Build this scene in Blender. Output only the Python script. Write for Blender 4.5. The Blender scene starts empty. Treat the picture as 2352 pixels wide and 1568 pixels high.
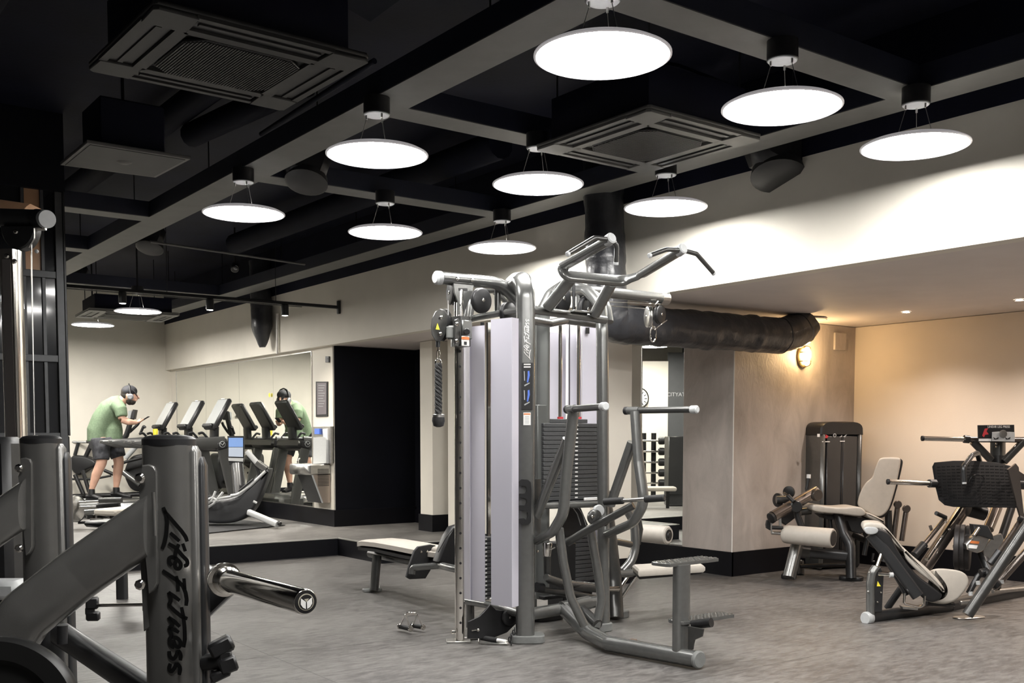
import bpy, bmesh, math, random
from mathutils import Vector, Matrix, Quaternion
random.seed(7)
V = Vector
SC = bpy.context.scene
COL = SC.collection

# ------------------------------------------------------------------ camera
F = 2393.0; CX = 1176.0; CY = 1150.0; YH = 1003.0; H = 1.35      # calibrated for a 2352x1568 frame
PITCH = math.atan((CY - YH) / F); YAW = math.atan((CX + 600) / F)
FW = V((math.sin(YAW) * math.cos(PITCH), math.cos(YAW) * math.cos(PITCH), -math.sin(PITCH)))
RT = V((math.cos(YAW), -math.sin(YAW), 0.0))
UP = RT.cross(FW)
EYE = V((0, 0, H))
cd = bpy.data.cameras.new('camera'); cam = bpy.data.objects.new('camera', cd); COL.objects.link(cam)
cd.sensor_width = 36.0; cd.lens = F / 2352 * 36.0
cd.shift_y = (CY - 784) / 2352
cd.clip_start = 0.05; cd.clip_end = 100
M = Matrix((RT, UP, -FW)).transposed().to_4x4(); M.translation = EYE
cam.matrix_world = M
SC.camera = cam

# ------------------------------------------------------------------ world, exposure
w = bpy.data.worlds.new('world'); SC.world = w; w.use_nodes = True
w.node_tree.nodes['Background'].inputs[0].default_value = (0.75, 0.82, 1.0, 1)
w.node_tree.nodes['Background'].inputs[1].default_value = 0.02
SC.view_settings.view_transform = 'Standard'; SC.view_settings.look = 'None'
SC.view_settings.gamma = 1.0; SC.view_settings.use_curve_mapping = False
SC.view_settings.exposure = 1.2
LAMP = 24.0          # radiance of the round pendant panels

# ------------------------------------------------------------------ maths helpers
def P(x, y, X=None, Y=None, Z=None, D=None, L=None):
    """point of the room seen at frame position x, y that lies on a given plane (or at depth D)"""
    r = FW * F + RT * (x - CX) + UP * (CY - y)
    if X is not None: k = X / r.x
    elif Y is not None: k = Y / r.y
    elif Z is not None: k = (Z - H) / r.z
    elif D is not None: k = D / F
    else:
        a, b = L; n = V((-(b[1] - a[1]), b[0] - a[0], 0)); k = n.dot(V((a[0], a[1], 0)) - EYE) / n.dot(r)
    return EYE + r * k

# ------------------------------------------------------------------ materials
MATS = {}
def mat(name, col, rough=0.5, metal=0.0, noise=0.0, nscale=8.0, bump=0.0, bscale=60.0, coat=0.0, trans=0.0, col2=None, stretch=None, emit=None, estr=0.0, spec=None, alpha=None, ndet=5):
    if name in MATS: return MATS[name]
    m = bpy.data.materials.new(name); m.use_nodes = True; nt = m.node_tree; b = nt.nodes['Principled BSDF']
    b.inputs['Base Color'].default_value = (*col, 1); b.inputs['Roughness'].default_value = rough; b.inputs['Metallic'].default_value = metal
    if coat: b.inputs['Coat Weight'].default_value = coat; b.inputs['Coat Roughness'].default_value = 0.15
    if trans: b.inputs['Transmission Weight'].default_value = trans
    if spec is not None: b.inputs['Specular IOR Level'].default_value = spec
    if alpha is not None: b.inputs['Alpha'].default_value = alpha
    if emit: b.inputs['Emission Color'].default_value = (*emit, 1); b.inputs['Emission Strength'].default_value = estr
    if noise or bump:
        tc = nt.nodes.new('ShaderNodeTexCoord'); mp = nt.nodes.new('ShaderNodeMapping'); nt.links.new(tc.outputs['Object'], mp.inputs[0])
        if stretch: mp.inputs['Scale'].default_value = stretch
    if noise:
        n = nt.nodes.new('ShaderNodeTexNoise'); n.inputs['Scale'].default_value = nscale; n.inputs['Detail'].default_value = ndet
        nt.links.new(mp.outputs[0], n.inputs['Vector'])
        cr = nt.nodes.new('ShaderNodeValToRGB'); cr.color_ramp.elements[0].position = 0.3; cr.color_ramp.elements[1].position = 0.7
        c2 = col2 or tuple(min(1, c * (1 + noise)) for c in col); c1 = col if col2 else tuple(c * (1 - noise) for c in col)
        cr.color_ramp.elements[0].color = (*c1, 1); cr.color_ramp.elements[1].color = (*c2, 1)
        nt.links.new(n.outputs[0], cr.inputs[0]); nt.links.new(cr.outputs[0], b.inputs['Base Color'])
    if bump:
        n = nt.nodes.new('ShaderNodeTexNoise'); n.inputs['Scale'].default_value = bscale; n.inputs['Detail'].default_value = 6
        nt.links.new(mp.outputs[0], n.inputs['Vector'])
        bp = nt.nodes.new('ShaderNodeBump'); bp.inputs['Strength'].default_value = bump; bp.inputs['Distance'].default_value = 0.01
        nt.links.new(n.outputs[0], bp.inputs['Height']); nt.links.new(bp.outputs[0], b.inputs['Normal'])
    MATS[name] = m
    return m

SILVER = mat('silver_powder_coat', (0.185, 0.187, 0.182), 0.26, 0.65, noise=0.06, nscale=30, bump=0.03, bscale=400, coat=0.25)
GREY = mat('dark_grey_powder_coat', (0.07, 0.07, 0.068), 0.3, 0.6, noise=0.08, nscale=30, bump=0.03, bscale=400, coat=0.2)
CAPG = mat('light_grey_plastic', (0.42, 0.43, 0.435), 0.45, noise=0.04, nscale=40)
FOOT = mat('grey_rubber_foot', (0.17, 0.175, 0.17), 0.6, noise=0.1, nscale=30)
CHROME = mat('polished_chrome', (0.78, 0.75, 0.70), 0.12, 1.0, noise=0.03, nscale=12)
STEEL = mat('brushed_steel', (0.55, 0.54, 0.52), 0.3, 1.0, noise=0.08, nscale=40)
BLACK = mat('black_plastic', (0.011, 0.011, 0.012), 0.42, noise=0.15, nscale=40)
GRIP = mat('black_rubber_grip', (0.015, 0.015, 0.016), 0.62, noise=0.2, nscale=80, bump=0.1, bscale=300)
PLATE = mat('weight_plate_black', (0.055, 0.056, 0.058), 0.5, noise=0.12, nscale=60, bump=0.05, bscale=300)
CREAM = mat('cream_upholstery', (0.47, 0.435, 0.385), 0.5, noise=0.04, nscale=25, bump=0.08, bscale=250)
WHITE = mat('white_label', (0.85, 0.84, 0.82), 0.5)
ORANGE = mat('orange_label', (0.75, 0.22, 0.06), 0.5)
YELLOW = mat('yellow_label', (0.85, 0.72, 0.05), 0.5)
BLUE = mat('blue_print', (0.10, 0.20, 0.70), 0.5)
RED = mat('red_print', (0.55, 0.04, 0.05), 0.5)
CABLE = mat('black_cable', (0.02, 0.02, 0.02), 0.4, noise=0.1)

# ------------------------------------------------------------------ mesh builder
def frame_of(d):
    d = d.normalized(); a = V((0, 0, 1)) if abs(d.z) < 0.95 else V((1, 0, 0))
    u = a.cross(d).normalized(); v = d.cross(u).normalized()
    return u, v
def axes(ax, roll=None):
    """3x3 whose columns are an oriented basis: X from heading angle in degrees"""
    return Matrix.Rotation(math.radians(ax), 3, 'Z')
def fillet(pts, r, n=6):
    pts = [V(p) for p in pts]
    if len(pts) < 3 or r <= 0: return pts
    out = [pts[0]]
    for i in range(1, len(pts) - 1):
        a, b, c = pts[i - 1], pts[i], pts[i + 1]
        d1 = a - b; d2 = c - b; l1 = d1.length; l2 = d2.length
        if l1 < 1e-6 or l2 < 1e-6: continue
        ang = d1.angle(d2)
        if ang > 3.1: out.append(b); continue
        t = min(r / max(0.05, math.tan(ang / 2)), l1 * 0.48, l2 * 0.48)
        p = b + d1 / l1 * t; q = b + d2 / l2 * t
        for k in range(n + 1):
            s = k / n; out.append(p * (1 - s) ** 2 + b * 2 * s * (1 - s) + q * s * s)
    out.append(pts[-1]); return out
class MB:
    def __init__(s): s.v = []; s.f = []
    def add(s, vs, fs):
        o = len(s.v); s.v += [V(p) for p in vs]; s.f += [tuple(i + o for i in f) for f in fs]; return s
    def box(s, c, size, R=None, bev=0.0):
        c = V(c); hx, hy, hz = size[0] / 2, size[1] / 2, size[2] / 2
        if bev > 0:
            b = min(bev, hx * .98, hy * .98, hz * .98); vs = []; idx = {}
            for sx in (-1, 1):
                for sy in (-1, 1):
                    for sz in (-1, 1):
                        for k, p in enumerate(((hx, hy - b, hz - b), (hx - b, hy, hz - b), (hx - b, hy - b, hz))):
                            idx[(sx, sy, sz, k)] = len(vs); vs.append(V((sx * p[0], sy * p[1], sz * p[2])))
            fs = []
            for sg in (-1, 1):
                for k in range(3):
                    o = [i for i in range(3) if i != k]; q = []
                    for a, d in ((-1, -1), (1, -1), (1, 1), (-1, 1)):
                        t = [0, 0, 0]; t[k] = sg; t[o[0]] = a; t[o[1]] = d; q.append(idx[(*t, k)])
                    fs.append(q)
            for k in range(3):
                o = [i for i in range(3) if i != k]
                for a in (-1, 1):
                    for d in (-1, 1):
                        t0 = [0, 0, 0]; t1 = [0, 0, 0]; t0[k] = -1; t1[k] = 1
                        for t in (t0, t1): t[o[0]] = a; t[o[1]] = d
                        fs.append([idx[(*t0, o[0])], idx[(*t1, o[0])], idx[(*t1, o[1])], idx[(*t0, o[1])]])
            for sx in (-1, 1):
                for sy in (-1, 1):
                    for sz in (-1, 1): fs.append([idx[(sx, sy, sz, k)] for k in range(3)])
        else:
            vs = [V((x, y, z)) for x in (-hx, hx) for y in (-hy, hy) for z in (-hz, hz)]
            fs = [(0, 1, 3, 2), (4, 6, 7, 5), (0, 4, 5, 1), (2, 3, 7, 6), (0, 2, 6, 4), (1, 5, 7, 3)]
        if R is not None: vs = [R @ p for p in vs]
        return s.add([c + p for p in vs], fs)
    def span(s, a, b, bev=0.0):
        """axis aligned box between two corners"""
        a = V(a); b = V(b); return s.box((a + b) / 2, [abs(q) for q in (b - a)], None, bev)
    def tube(s, pts, r, fil=0.0, n=14, ry=None, up=None, caps=True, sq=0.0, nf=6):
        """swept tube; ry gives an oval/flat section along 'up'; sq>0 makes it superelliptic (rounded rectangle)"""
        pts = fillet(pts, fil, nf); m = len(pts); ry = ry or r; vs = []; fs = []
        if m < 2: return s
        u0 = None
        for i, p in enumerate(pts):
            if i == 0: t = pts[1] - p
            elif i == m - 1: t = p - pts[i - 1]
            else: t = (pts[i + 1] - p).normalized() + (p - pts[i - 1]).normalized()
            if t.length < 1e-9: t = V((0, 0, 1))
            t.normalize()
            if up is not None:
                vv = V(up) - t * t.dot(V(up))
                vv = vv.normalized() if vv.length > 1e-4 else frame_of(t)[1]
                uu = vv.cross(t).normalized()
            else:
                if u0 is None: uu, vv = frame_of(t)
                else:
                    uu = u0 - t * t.dot(u0); uu = uu.normalized() if uu.length > 1e-4 else frame_of(t)[0]
                    vv = t.cross(uu).normalized()
                u0 = uu
            rr = r[i] if isinstance(r, (list, tuple)) else r; r2 = ry if not isinstance(ry, (list, tuple)) else ry[i]
            for k in range(n):
                a = 2 * math.pi * (k + .5) / n; c, d = math.cos(a), math.sin(a)
                if sq:
                    e = 1 - sq; c = math.copysign(abs(c) ** e, c); d = math.copysign(abs(d) ** e, d)
                vs.append(p + uu * (c * rr) + vv * (d * r2))
        for i in range(m - 1):
            for k in range(n):
                a = i * n + k; b = i * n + (k + 1) % n; fs.append((a, b, b + n, a + n))
        if caps: fs.append(tuple(range(n))[::-1]); fs.append(tuple(range((m - 1) * n, m * n)))
        return s.add(vs, fs)
    def cyl(s, a, b, r, n=20, r2=None, bev=0.0):
        a = V(a); b = V(b); d = (b - a)
        if bev > 0 and d.length > 2 * bev:
            e = d.normalized() * bev; r2 = r if r2 is None else r2
            return s.tube([a, a + e, b - e, b], [max(r - bev, r * .3), r, r2, max(r2 - bev, r2 * .3)], n=n)
        return s.tube([a, b], [r, r if r2 is None else r2], n=n)
    def lathe(s, c, ax, prof, n=24):
        """prof: (distance along ax, radius)"""
        c = V(c); ax = V(ax).normalized(); u, v = frame_of(ax); vs = []; fs = []; m = len(prof)
        for d, r in prof:
            for k in range(n):
                a = 2 * math.pi * k / n; vs.append(c + ax * d + u * (math.cos(a) * r) + v * (math.sin(a) * r))
        for i in range(m - 1):
            for k in range(n): a = i * n + k; b = i * n + (k + 1) % n; fs.append((a, b, b + n, a + n))
        fs.append(tuple(range(n))[::-1]); fs.append(tuple(range((m - 1) * n, m * n)))
        return s.add(vs, fs)
    def ball(s, c, r, n=12, sc=(1, 1, 1)):
        c = V(c); vs = []; fs = []; m = n // 2
        for i in range(1, m):
            t = math.pi * i / m
            for k in range(n):
                a = 2 * math.pi * k / n; vs.append(c + V((math.sin(t) * math.cos(a) * r * sc[0], math.sin(t) * math.sin(a) * r * sc[1], math.cos(t) * r * sc[2])))
        top = len(vs); vs.append(c + V((0, 0, r * sc[2]))); bot = len(vs); vs.append(c - V((0, 0, r * sc[2])))
        for i in range(m - 2):
            for k in range(n): a = i * n + k; b = i * n + (k + 1) % n; fs.append((a, a + n, b + n, b))
        for k in range(n): fs.append((top, k, (k + 1) % n)); o = (m - 2) * n; fs.append((bot, o + (k + 1) % n, o + k))
        return s.add(vs, fs)
    def prism(s, poly, d, bev=0.0):
        """poly: 3d points of a flat outline, extruded by vector d"""
        poly = [V(p) for p in poly]; d = V(d); n = len(poly); c = sum(poly, V()) / n
        if bev > 0:
            ins = [p + (c - p).normalized() * bev for p in poly]; e = d.normalized() * bev
            rings = [ins, [p + e for p in poly], [p + d - e for p in poly], [p + d for p in ins]]
        else: rings = [poly, [p + d for p in poly]]
        vs = [p for r in rings for p in r]; fs = []
        for i in range(len(rings) - 1):
            for k in range(n): a = i * n + k; b = i * n + (k + 1) % n; fs.append((a, b, b + n, a + n))
        fs.append(tuple(range(n))[::-1]); fs.append(tuple(range(len(vs) - n, len(vs))))
        return s.add(vs, fs)
    def soft(s, poly, d, bev, it=2, steps=4):
        """upholstered slab: outline rounded by corner cutting, edges rolled over"""
        poly = [V(p) for p in poly]; d = V(d); N = d.normalized()
        for _ in range(it): poly = [q for i in range(len(poly)) for q in (poly[i].lerp(poly[(i + 1) % len(poly)], .22), poly[i].lerp(poly[(i + 1) % len(poly)], .78))]
        n = len(poly); nor = N.copy(); nr = V()
        for i in range(n): nr += (poly[i] - poly[0]).cross(poly[(i + 1) % n] - poly[0])
        nr.normalize(); sg = 1; inn = []
        for i in range(n):
            t = (poly[(i + 1) % n] - poly[i - 1]).normalized(); inn.append(nr.cross(t).normalized())
        L_ = d.length; b = min(bev, L_ * .45); rings = []
        for k in range(steps + 1):
            a = math.pi / 2 * k / steps; rings.append([p + q * (b * (1 - math.sin(a))) + N * (b * (1 - math.cos(a))) for p, q in zip(poly, inn)])
        for k in range(steps, -1, -1):
            a = math.pi / 2 * k / steps; rings.append([p + q * (b * (1 - math.sin(a))) + N * (L_ - b * (1 - math.cos(a))) for p, q in zip(poly, inn)])
        vs = [p for r in rings for p in r]; fs = []
        for i in range(len(rings) - 1):
            for k in range(n): a = i * n + k; c = i * n + (k + 1) % n; fs.append((a, c, c + n, a + n))
        fs.append(tuple(range(n))[::-1]); fs.append(tuple(range(len(vs) - n, len(vs)))); return s.add(vs, fs)
    def mesh(s, name, org, ang=40):
        me = bpy.data.meshes.new(name); me.from_pydata([p - org for p in s.v], [], s.f)
        bm = bmesh.new(); bm.from_mesh(me); bmesh.ops.recalc_face_normals(bm, faces=bm.faces[:]); bm.to_mesh(me); bm.free()
        me.polygons.foreach_set('use_smooth', [True] * len(me.polygons)); me.set_sharp_from_angle(angle=math.radians(ang)); me.update()
        return me
ORG = {}
def thing(name, label, cat, loc, group=None):
    o = bpy.data.objects.new(name, None); COL.objects.link(o); o.location = loc; o['label'] = label; o['category'] = cat
    o.empty_display_size = 0.1
    if group: o['group'] = group
    ORG[o.name] = V(loc); return o
def part(name, mb, m, parent, label=None, kind=None, mod=None, ang=40):
    org = ORG[parent.name]
    o = bpy.data.objects.new(name, mb.mesh(name, org, ang)); COL.objects.link(o); o.parent = parent; o.data.materials.append(m)
    ORG[o.name] = org
    if label: o['label'] = label
    if kind: o['kind'] = kind
    if mod: mod(o)
    return o
def solo(name, mb, m, label, cat, group=None, kind=None, ang=40):
    xs = [p.x for p in mb.v]; ys = [p.y for p in mb.v]; zs = [p.z for p in mb.v]
    org = V(((min(xs) + max(xs)) / 2, (min(ys) + max(ys)) / 2, min(zs)))
    o = bpy.data.objects.new(name, mb.mesh(name, org, ang)); COL.objects.link(o); o.location = org; o.data.materials.append(m)
    ORG[o.name] = org; o['label'] = label; o['category'] = cat
    if group: o['group'] = group
    if kind: o['kind'] = kind
    return o
def struct(name, mb, m, parent=None, ang=40, label=None):
    if parent: return part(name, mb, m, parent, ang=ang)
    o = bpy.data.objects.new(name, mb.mesh(name, V((0, 0, 0)), ang)); COL.objects.link(o); o.data.materials.append(m)
    ORG[o.name] = V((0, 0, 0)); o['kind'] = 'structure'
    return o
def copy_tree(o, loc=None, parent=None, label=None):
    c = o.copy(); COL.objects.link(c)
    if parent: c.parent = parent
    if loc is not None: c.location = loc
    if label: c['label'] = label
    for ch in list(o.children): copy_tree(ch, None, c)
    ORG[c.name] = V(loc) if loc is not None else ORG.get(o.name, V())
    return c
def text_mb(txt, c, right, up, size, depth=0.002, sx=1.0, bold=0.0):
    """flat lettering as a mesh centred on c"""
    cu = bpy.data.curves.new('lettering', 'FONT'); cu.body = txt; cu.size = size; cu.align_x = 'CENTER'; cu.align_y = 'CENTER'; cu.extrude = depth / 2; cu.offset = bold
    cu.resolution_u = 3
    o = bpy.data.objects.new('lettering', cu); COL.objects.link(o); me = o.to_mesh(); R = V(right).normalized(); U = V(up).normalized(); N = R.cross(U)
    mb = MB(); mb.add([V(c) + R * (v.co.x * sx) + U * v.co.y + N * v.co.z for v in me.vertices], [tuple(p.vertices) for p in me.polygons])
    o.to_mesh_clear(); bpy.data.objects.remove(o); bpy.data.curves.remove(cu)
    return mb
def bolt(mb, p, n, r=0.012, h=0.008):
    n = V(n).normalized(); mb.lathe(V(p), n, [(0, r), (h * .6, r), (h, r * .6)], 8)

# ================================================================== room materials
def floor_mat(name, c1, c2, rough):
    m = bpy.data.materials.new(name); m.use_nodes = True; nt = m.node_tree; b = nt.nodes['Principled BSDF']; L = nt.links.new; N = nt.nodes.new
    tc = N('ShaderNodeTexCoord'); mp = N('ShaderNodeMapping'); mp.inputs['Rotation'].default_value = (0, 0, math.radians(-12)); mp.inputs['Scale'].default_value = (1.0, 3.2, 1); L(tc.outputs['Object'], mp.inputs[0])
    def noise(sc, det, ro, dis, vec): n = N('ShaderNodeTexNoise'); n.inputs['Scale'].default_value = sc; n.inputs['Detail'].default_value = det; n.inputs['Roughness'].default_value = ro; n.inputs['Distortion'].default_value = dis; L(vec, n.inputs['Vector']); return n
    n1 = noise(8.0, 10, .74, .5, mp.outputs[0]); n3 = noise(1.1, 4, .5, .3, tc.outputs['Object'])
    mm = N('ShaderNodeMath'); mm.operation = 'MULTIPLY_ADD'; mm.inputs[1].default_value = .35; L(n3.outputs[0], mm.inputs[0]); L(n1.outputs[0], mm.inputs[2])
    r = N('ShaderNodeValToRGB'); r.color_ramp.elements[0].position = 0.56; r.color_ramp.elements[1].position = 0.80
    r.color_ramp.elements[0].color = (*c1, 1); r.color_ramp.elements[1].color = (*c2, 1); L(mm.outputs[0], r.inputs[0])
    n2 = noise(230, 3, .6, 0, mp.outputs[0])
    mx = N('ShaderNodeMix'); mx.data_type = 'RGBA'; mx.blend_type = 'OVERLAY'; mx.inputs[0].default_value = 0.35
    L(r.outputs[0], mx.inputs[6]); L(n2.outputs[0], mx.inputs[7]); L(mx.outputs[2], b.inputs['Base Color'])
    rr = N('ShaderNodeMapRange'); rr.inputs[3].default_value = rough - 0.08; rr.inputs[4].default_value = rough + 0.12; L(n1.outputs[0], rr.inputs[0]); L(rr.outputs[0], b.inputs['Roughness'])
    bp = N('ShaderNodeBump'); bp.inputs['Strength'].default_value = 0.2; bp.inputs['Distance'].default_value = 0.003; L(n2.outputs[0], bp.inputs['Height']); L(bp.outputs[0], b.inputs['Normal'])
    return m
VINYL = floor_mat('grey_sheet_vinyl', (0.060, 0.055, 0.053), (0.170, 0.162, 0.154), 0.40)
VINYLUP = floor_mat('grey_platform_vinyl', (0.09, 0.085, 0.08), (0.215, 0.205, 0.195), 0.42)
PAINT = mat('warm_white_paint', (0.72, 0.68, 0.60), 0.75, noise=0.03, nscale=3, bump=0.06, bscale=120)
PEACH = mat('cream_wall_paint', (0.74, 0.65, 0.55), 0.8, noise=0.05, nscale=1.2, bump=0.08, bscale=90)
NICHE = mat('niche_ceiling_paint', (0.66, 0.60, 0.57), 0.7, noise=0.04, nscale=3, bump=0.05, bscale=100)
def plaster():
    m = bpy.data.materials.new('troweled_taupe_plaster'); m.use_nodes = True; nt = m.node_tree; b = nt.nodes['Principled BSDF']; L = nt.links.new; N = nt.nodes.new
    tc = N('ShaderNodeTexCoord'); mp = N('ShaderNodeMapping'); mp.inputs['Scale'].default_value = (1.6, 1.6, 0.75); L(tc.outputs['Object'], mp.inputs[0])
    n1 = N('ShaderNodeTexNoise'); n1.inputs['Scale'].default_value = 2.4; n1.inputs['Detail'].default_value = 8; n1.inputs['Distortion'].default_value = 0.7; n1.inputs['Roughness'].default_value = 0.6
    L(mp.outputs[0], n1.inputs['Vector'])
    r = N('ShaderNodeValToRGB'); e = r.color_ramp.elements; e[0].position = 0.28; e[0].color = (0.36, 0.315, 0.28, 1); e[1].position = 0.72; e[1].color = (0.54, 0.48, 0.44, 1)
    x = e.new(0.5); x.color = (0.45, 0.40, 0.365, 1)
    L(n1.outputs[0], r.inputs[0]); L(r.outputs[0], b.inputs['Base Color'])
    b.inputs['Roughness'].default_value = 0.5
    n2 = N('ShaderNodeTexNoise'); n2.inputs['Scale'].default_value = 9; n2.inputs['Detail'].default_value = 6; n2.inputs['Distortion'].default_value = 2.5; L(mp.outputs[0], n2.inputs['Vector'])
    bp = N('ShaderNodeBump'); bp.inputs['Strength'].default_value = 0.35; bp.inputs['Distance'].default_value = 0.008; L(n2.outputs[0], bp.inputs['Height']); L(bp.outputs[0], b.inputs['Normal'])
    return m
PLASTER = plaster()
SKIRT = mat('gloss_black_skirting', (0.005, 0.005, 0.007), 0.45, noise=0.1, spec=.2)
NAVY = mat('blue_black_ceiling_paint', (0.0055, 0.0065, 0.0165), 0.7, spec=.2, noise=0.3, nscale=2, bump=0.1, bscale=30)
BLACKWALL = mat('blue_black_wall_paint', (0.0045, 0.005, 0.008), 0.6, spec=.15, noise=0.2, nscale=2, bump=0.05)
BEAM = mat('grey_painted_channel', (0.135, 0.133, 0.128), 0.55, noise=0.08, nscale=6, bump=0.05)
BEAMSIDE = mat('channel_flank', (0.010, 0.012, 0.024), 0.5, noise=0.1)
TRIMW = mat('white_corner_bead', (0.75, 0.72, 0.68), 0.5, noise=0.02)
MIRROR = mat('silvered_mirror', (0.90, 0.91, 0.87), 0.0, 1.0)
LAMPM = mat('lamp_diffuser', (1, 1, 1), 0.5, emit=(1.0, 0.98, 0.945), estr=LAMP)
RIM = mat('lamp_rim', (0.5, 0.49, 0.5), 0.35, 0.2, emit=(1, .95, .97), estr=.10)
LAMPFAR = mat('lamp_diffuser_cardio', (1, 1, 1), 0.5, emit=(1.0, 0.965, 0.90), estr=LAMP * 2.3)

ZC = 3.95      # structural slab
ZN = 2.51      # soffit over the recess
XB = 6.05      # face of the bulkhead
# ---- floor and platform
struct('floor', MB().span((-3.5, -3.2, -0.1), (9.8, 18.6, 0)), VINYL)
for nm, a_, b_ in (('floor_seam', (-3, 4.0), (9.5, 4.0)), ('floor_seam', (-3, 6.0), (9.5, 6.0)), ('floor_seam', (-3, 8.0), (9.5, 8.0)), ('floor_seam', (2.6, -3), (2.6, 10.7))):
    m = MB(); d_ = (V((b_[0], b_[1], 0)) - V((a_[0], a_[1], 0))).normalized() * .0015; q_ = V((-d_.y, d_.x, 0)); A_ = V((*a_, -.001)); B_ = V((*b_, -.001)); m.prism([A_ - q_, B_ - q_, B_ + q_, A_ + q_], (0, 0, .0014)); part(nm, m, mat('seam_weld', (.07, .066, .062), .5), bpy.data.objects['floor'])
PY = 10.72; PX = 5.48; PY2 = 9.72
poly = [(-3.3, PY), (PX, PY), (PX, PY2), (7.75, PY2), (7.75, 12.15), (XB + .1, 12.15), (XB + .1, 18.4), (-3.3, 18.4)]
struct('floor_platform', MB().prism([V((x, y, 0)) for x, y in poly], (0, 0, 0.195)), VINYLUP)
m = MB(); m.span((-3.3, PY - .012, 0.001), (PX - .013, PY, 0.196)); m.span((PX - .012, PY2 - .012, 0.001), (PX, PY, 0.196)); m.span((PX, PY2 - .012, 0.001), (7.7, PY2, 0.196))
struct('trim_1', m, SKIRT)
m = MB(); m.span((-3.3, PY - .016, 0.190), (PX - .002, PY + .02, 0.200)); m.span((PX - .016, PY2 - .016, 0.190), (PX + .02, PY + .02, 0.200)); m.span((PX, PY2 - .016, 0.190), (7.7, PY2 + .02, 0.200))
struct('trim_2', m, mat('step_nosing', (0.5, 0.49, 0.46), 0.4, 0.6, noise=.05))
# ---- slab and void above the grid
struct('ceiling', MB().span((-3.4, -3.2, ZC), (9.8, 18.5, ZC + .1)), NAVY)
# ---- walls
struct('wall_far', MB().span((-3.4, 18.3, 0), (6.3, 18.4, ZC)), PAINT)
m = MB(); m.span((6.14, 12.12, 0.195), (6.3, 18.3, ZC)); struct('wall_mirror_side', m, PAINT)
m = MB(); m.span((XB, -3.1, ZN), (6.18, 18.3, ZC)); struct('wall_bulkhead', m, PAINT)
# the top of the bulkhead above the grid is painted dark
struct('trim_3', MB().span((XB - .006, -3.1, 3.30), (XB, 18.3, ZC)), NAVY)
struct('wall_alcove', MB().span((6.16, 12.1, 0), (7.9, 12.2, ZN)), BLACKWALL)
m = MB(); m.span((7.35, 10.7, 0.0), (7.45, 12.1, ZN)); struct('wall_stair', m, BLACKWALL)
struct('ceiling_recess', MB().span((6.18, -3.1, ZN + .005), (9.75, 12.2, ZN + .1)), NICHE)
# columns of the recess
m = MB(); m.span((6.77, 10.74, 0.0), (7.0, 11.02, ZN)); struct('wall_column', m, PAINT)
m = MB(); m.span((6.74, 9.55, 0.0), (6.98, 10.35, ZN)); struct('wall_fin', m, PAINT)
m = MB(); m.span((6.1, 7.05, 0.0), (6.6, 8.25, ZN)); struct('wall_pier', m, PAINT)
m = MB(); m.span((7.72, 7.46, 0), (7.85, 10.9, ZN)); struct('wall_recess', m, PAINT)
m = MB(); m.span((7.7, 6.8, 0), (9.6, 7.46, ZN)); struct('wall_plaster', m, PLASTER)
m = MB(); m.span((9.6, -3.1, 0), (9.7, 7.5, ZN)); struct('wall_cream', m, PEACH)
m = MB(); m.cyl((7.694, 6.794, .235), (7.694, 6.794, 2.45), .006, 8); struct('trim_4', m, TRIMW)
# unseen sides of the room, there for the light and the reflections
struct('wall_behind', MB().span((-3.4, -3.2, 0), (9.7, -3.1, ZC)), mat('rear_wall_paint', (0.30, 0.29, 0.28), 0.7, noise=.05))
m = MB(); m.span((-3.5, -3.2, 0), (-3.4, 18.5, ZC)); struct('wall_left', m, mat('dark_side_wall', (0.05, 0.05, 0.055), 0.6, noise=.05))
# ---- skirting boards
BH = .235
m = MB(); m.span((6.12, 12.10, .195), (6.14, 18.3, .41)); struct('baseboard_mirror', m, SKIRT)
m = MB(); m.span((6.12, 12.075, .195), (7.35, 12.10, .41)); struct('baseboard_alcove', m, SKIRT)
m = MB(); m.span((7.325, 10.7, .195), (7.35, 12.08, .37)); struct('baseboard_stair', m, SKIRT)
m = MB(); m.span((6.75, 10.72, .195), (7.02, 11.04, .40)); struct('baseboard_column', m, SKIRT)
m = MB(); m.span((6.72, 9.53, .195), (7.0, 10.37, .26)); struct('baseboard_fin', m, SKIRT)
m = MB(); m.span((6.08, 7.03, 0), (6.62, 8.27, BH)); struct('baseboard_pier', m, SKIRT)
m = MB(); m.span((7.68, 6.78, 0), (7.7, 9.7, BH)); struct('baseboard_recess', m, SKIRT)
m = MB(); m.span((7.68, 6.78, 0), (9.6, 6.8, BH)); struct('baseboard_plaster', m, SKIRT)
m = MB(); m.span((9.58, -3.1, 0), (9.6, 6.8, BH)); struct('baseboard_cream', m, SKIRT)
m = MB(); m.span((-3.4, 18.28, .195), (6.12, 18.3, .40)); struct('baseboard_far', m, SKIRT)

# ---- mirrors
def mirror(lab, X, panels, z0, z1):
    t = thing('wall_mirror', lab, 'mirror', (X, panels[0][0], z0))
    for a, b in panels:
        part('mirror_panel', MB().span((X - .008, a + .002, z0), (X, b - .002, z1)), MIRROR, t)
    m = MB(); y0 = min(p[0] for p in panels); y1 = max(p[1] for p in panels)
    m.span((X - .012, y0, z0 - .012), (X + .0, y1, z0)); m.span((X - .012, y0, z1), (X, y1, z1 + .012)); m.span((X - .012, y0 - .012, z0 - .012), (X, y0, z1 + .012)); m.span((X - .012, y1, z0 - .012), (X, y1 + .012, z1 + .012))
    part('edge_channel', m, STEEL, t)
mirror('tall jointed mirror wall behind the treadmills above a black skirting', 6.14, [(12.72, 13.95), (13.95, 15.2), (15.2, 16.6), (16.6, 18.0)], .425, 2.47)
mirror('narrow full height mirror beside the plaster pillar', 7.72, [(7.47, 8.08)], .25, 2.44)

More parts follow.
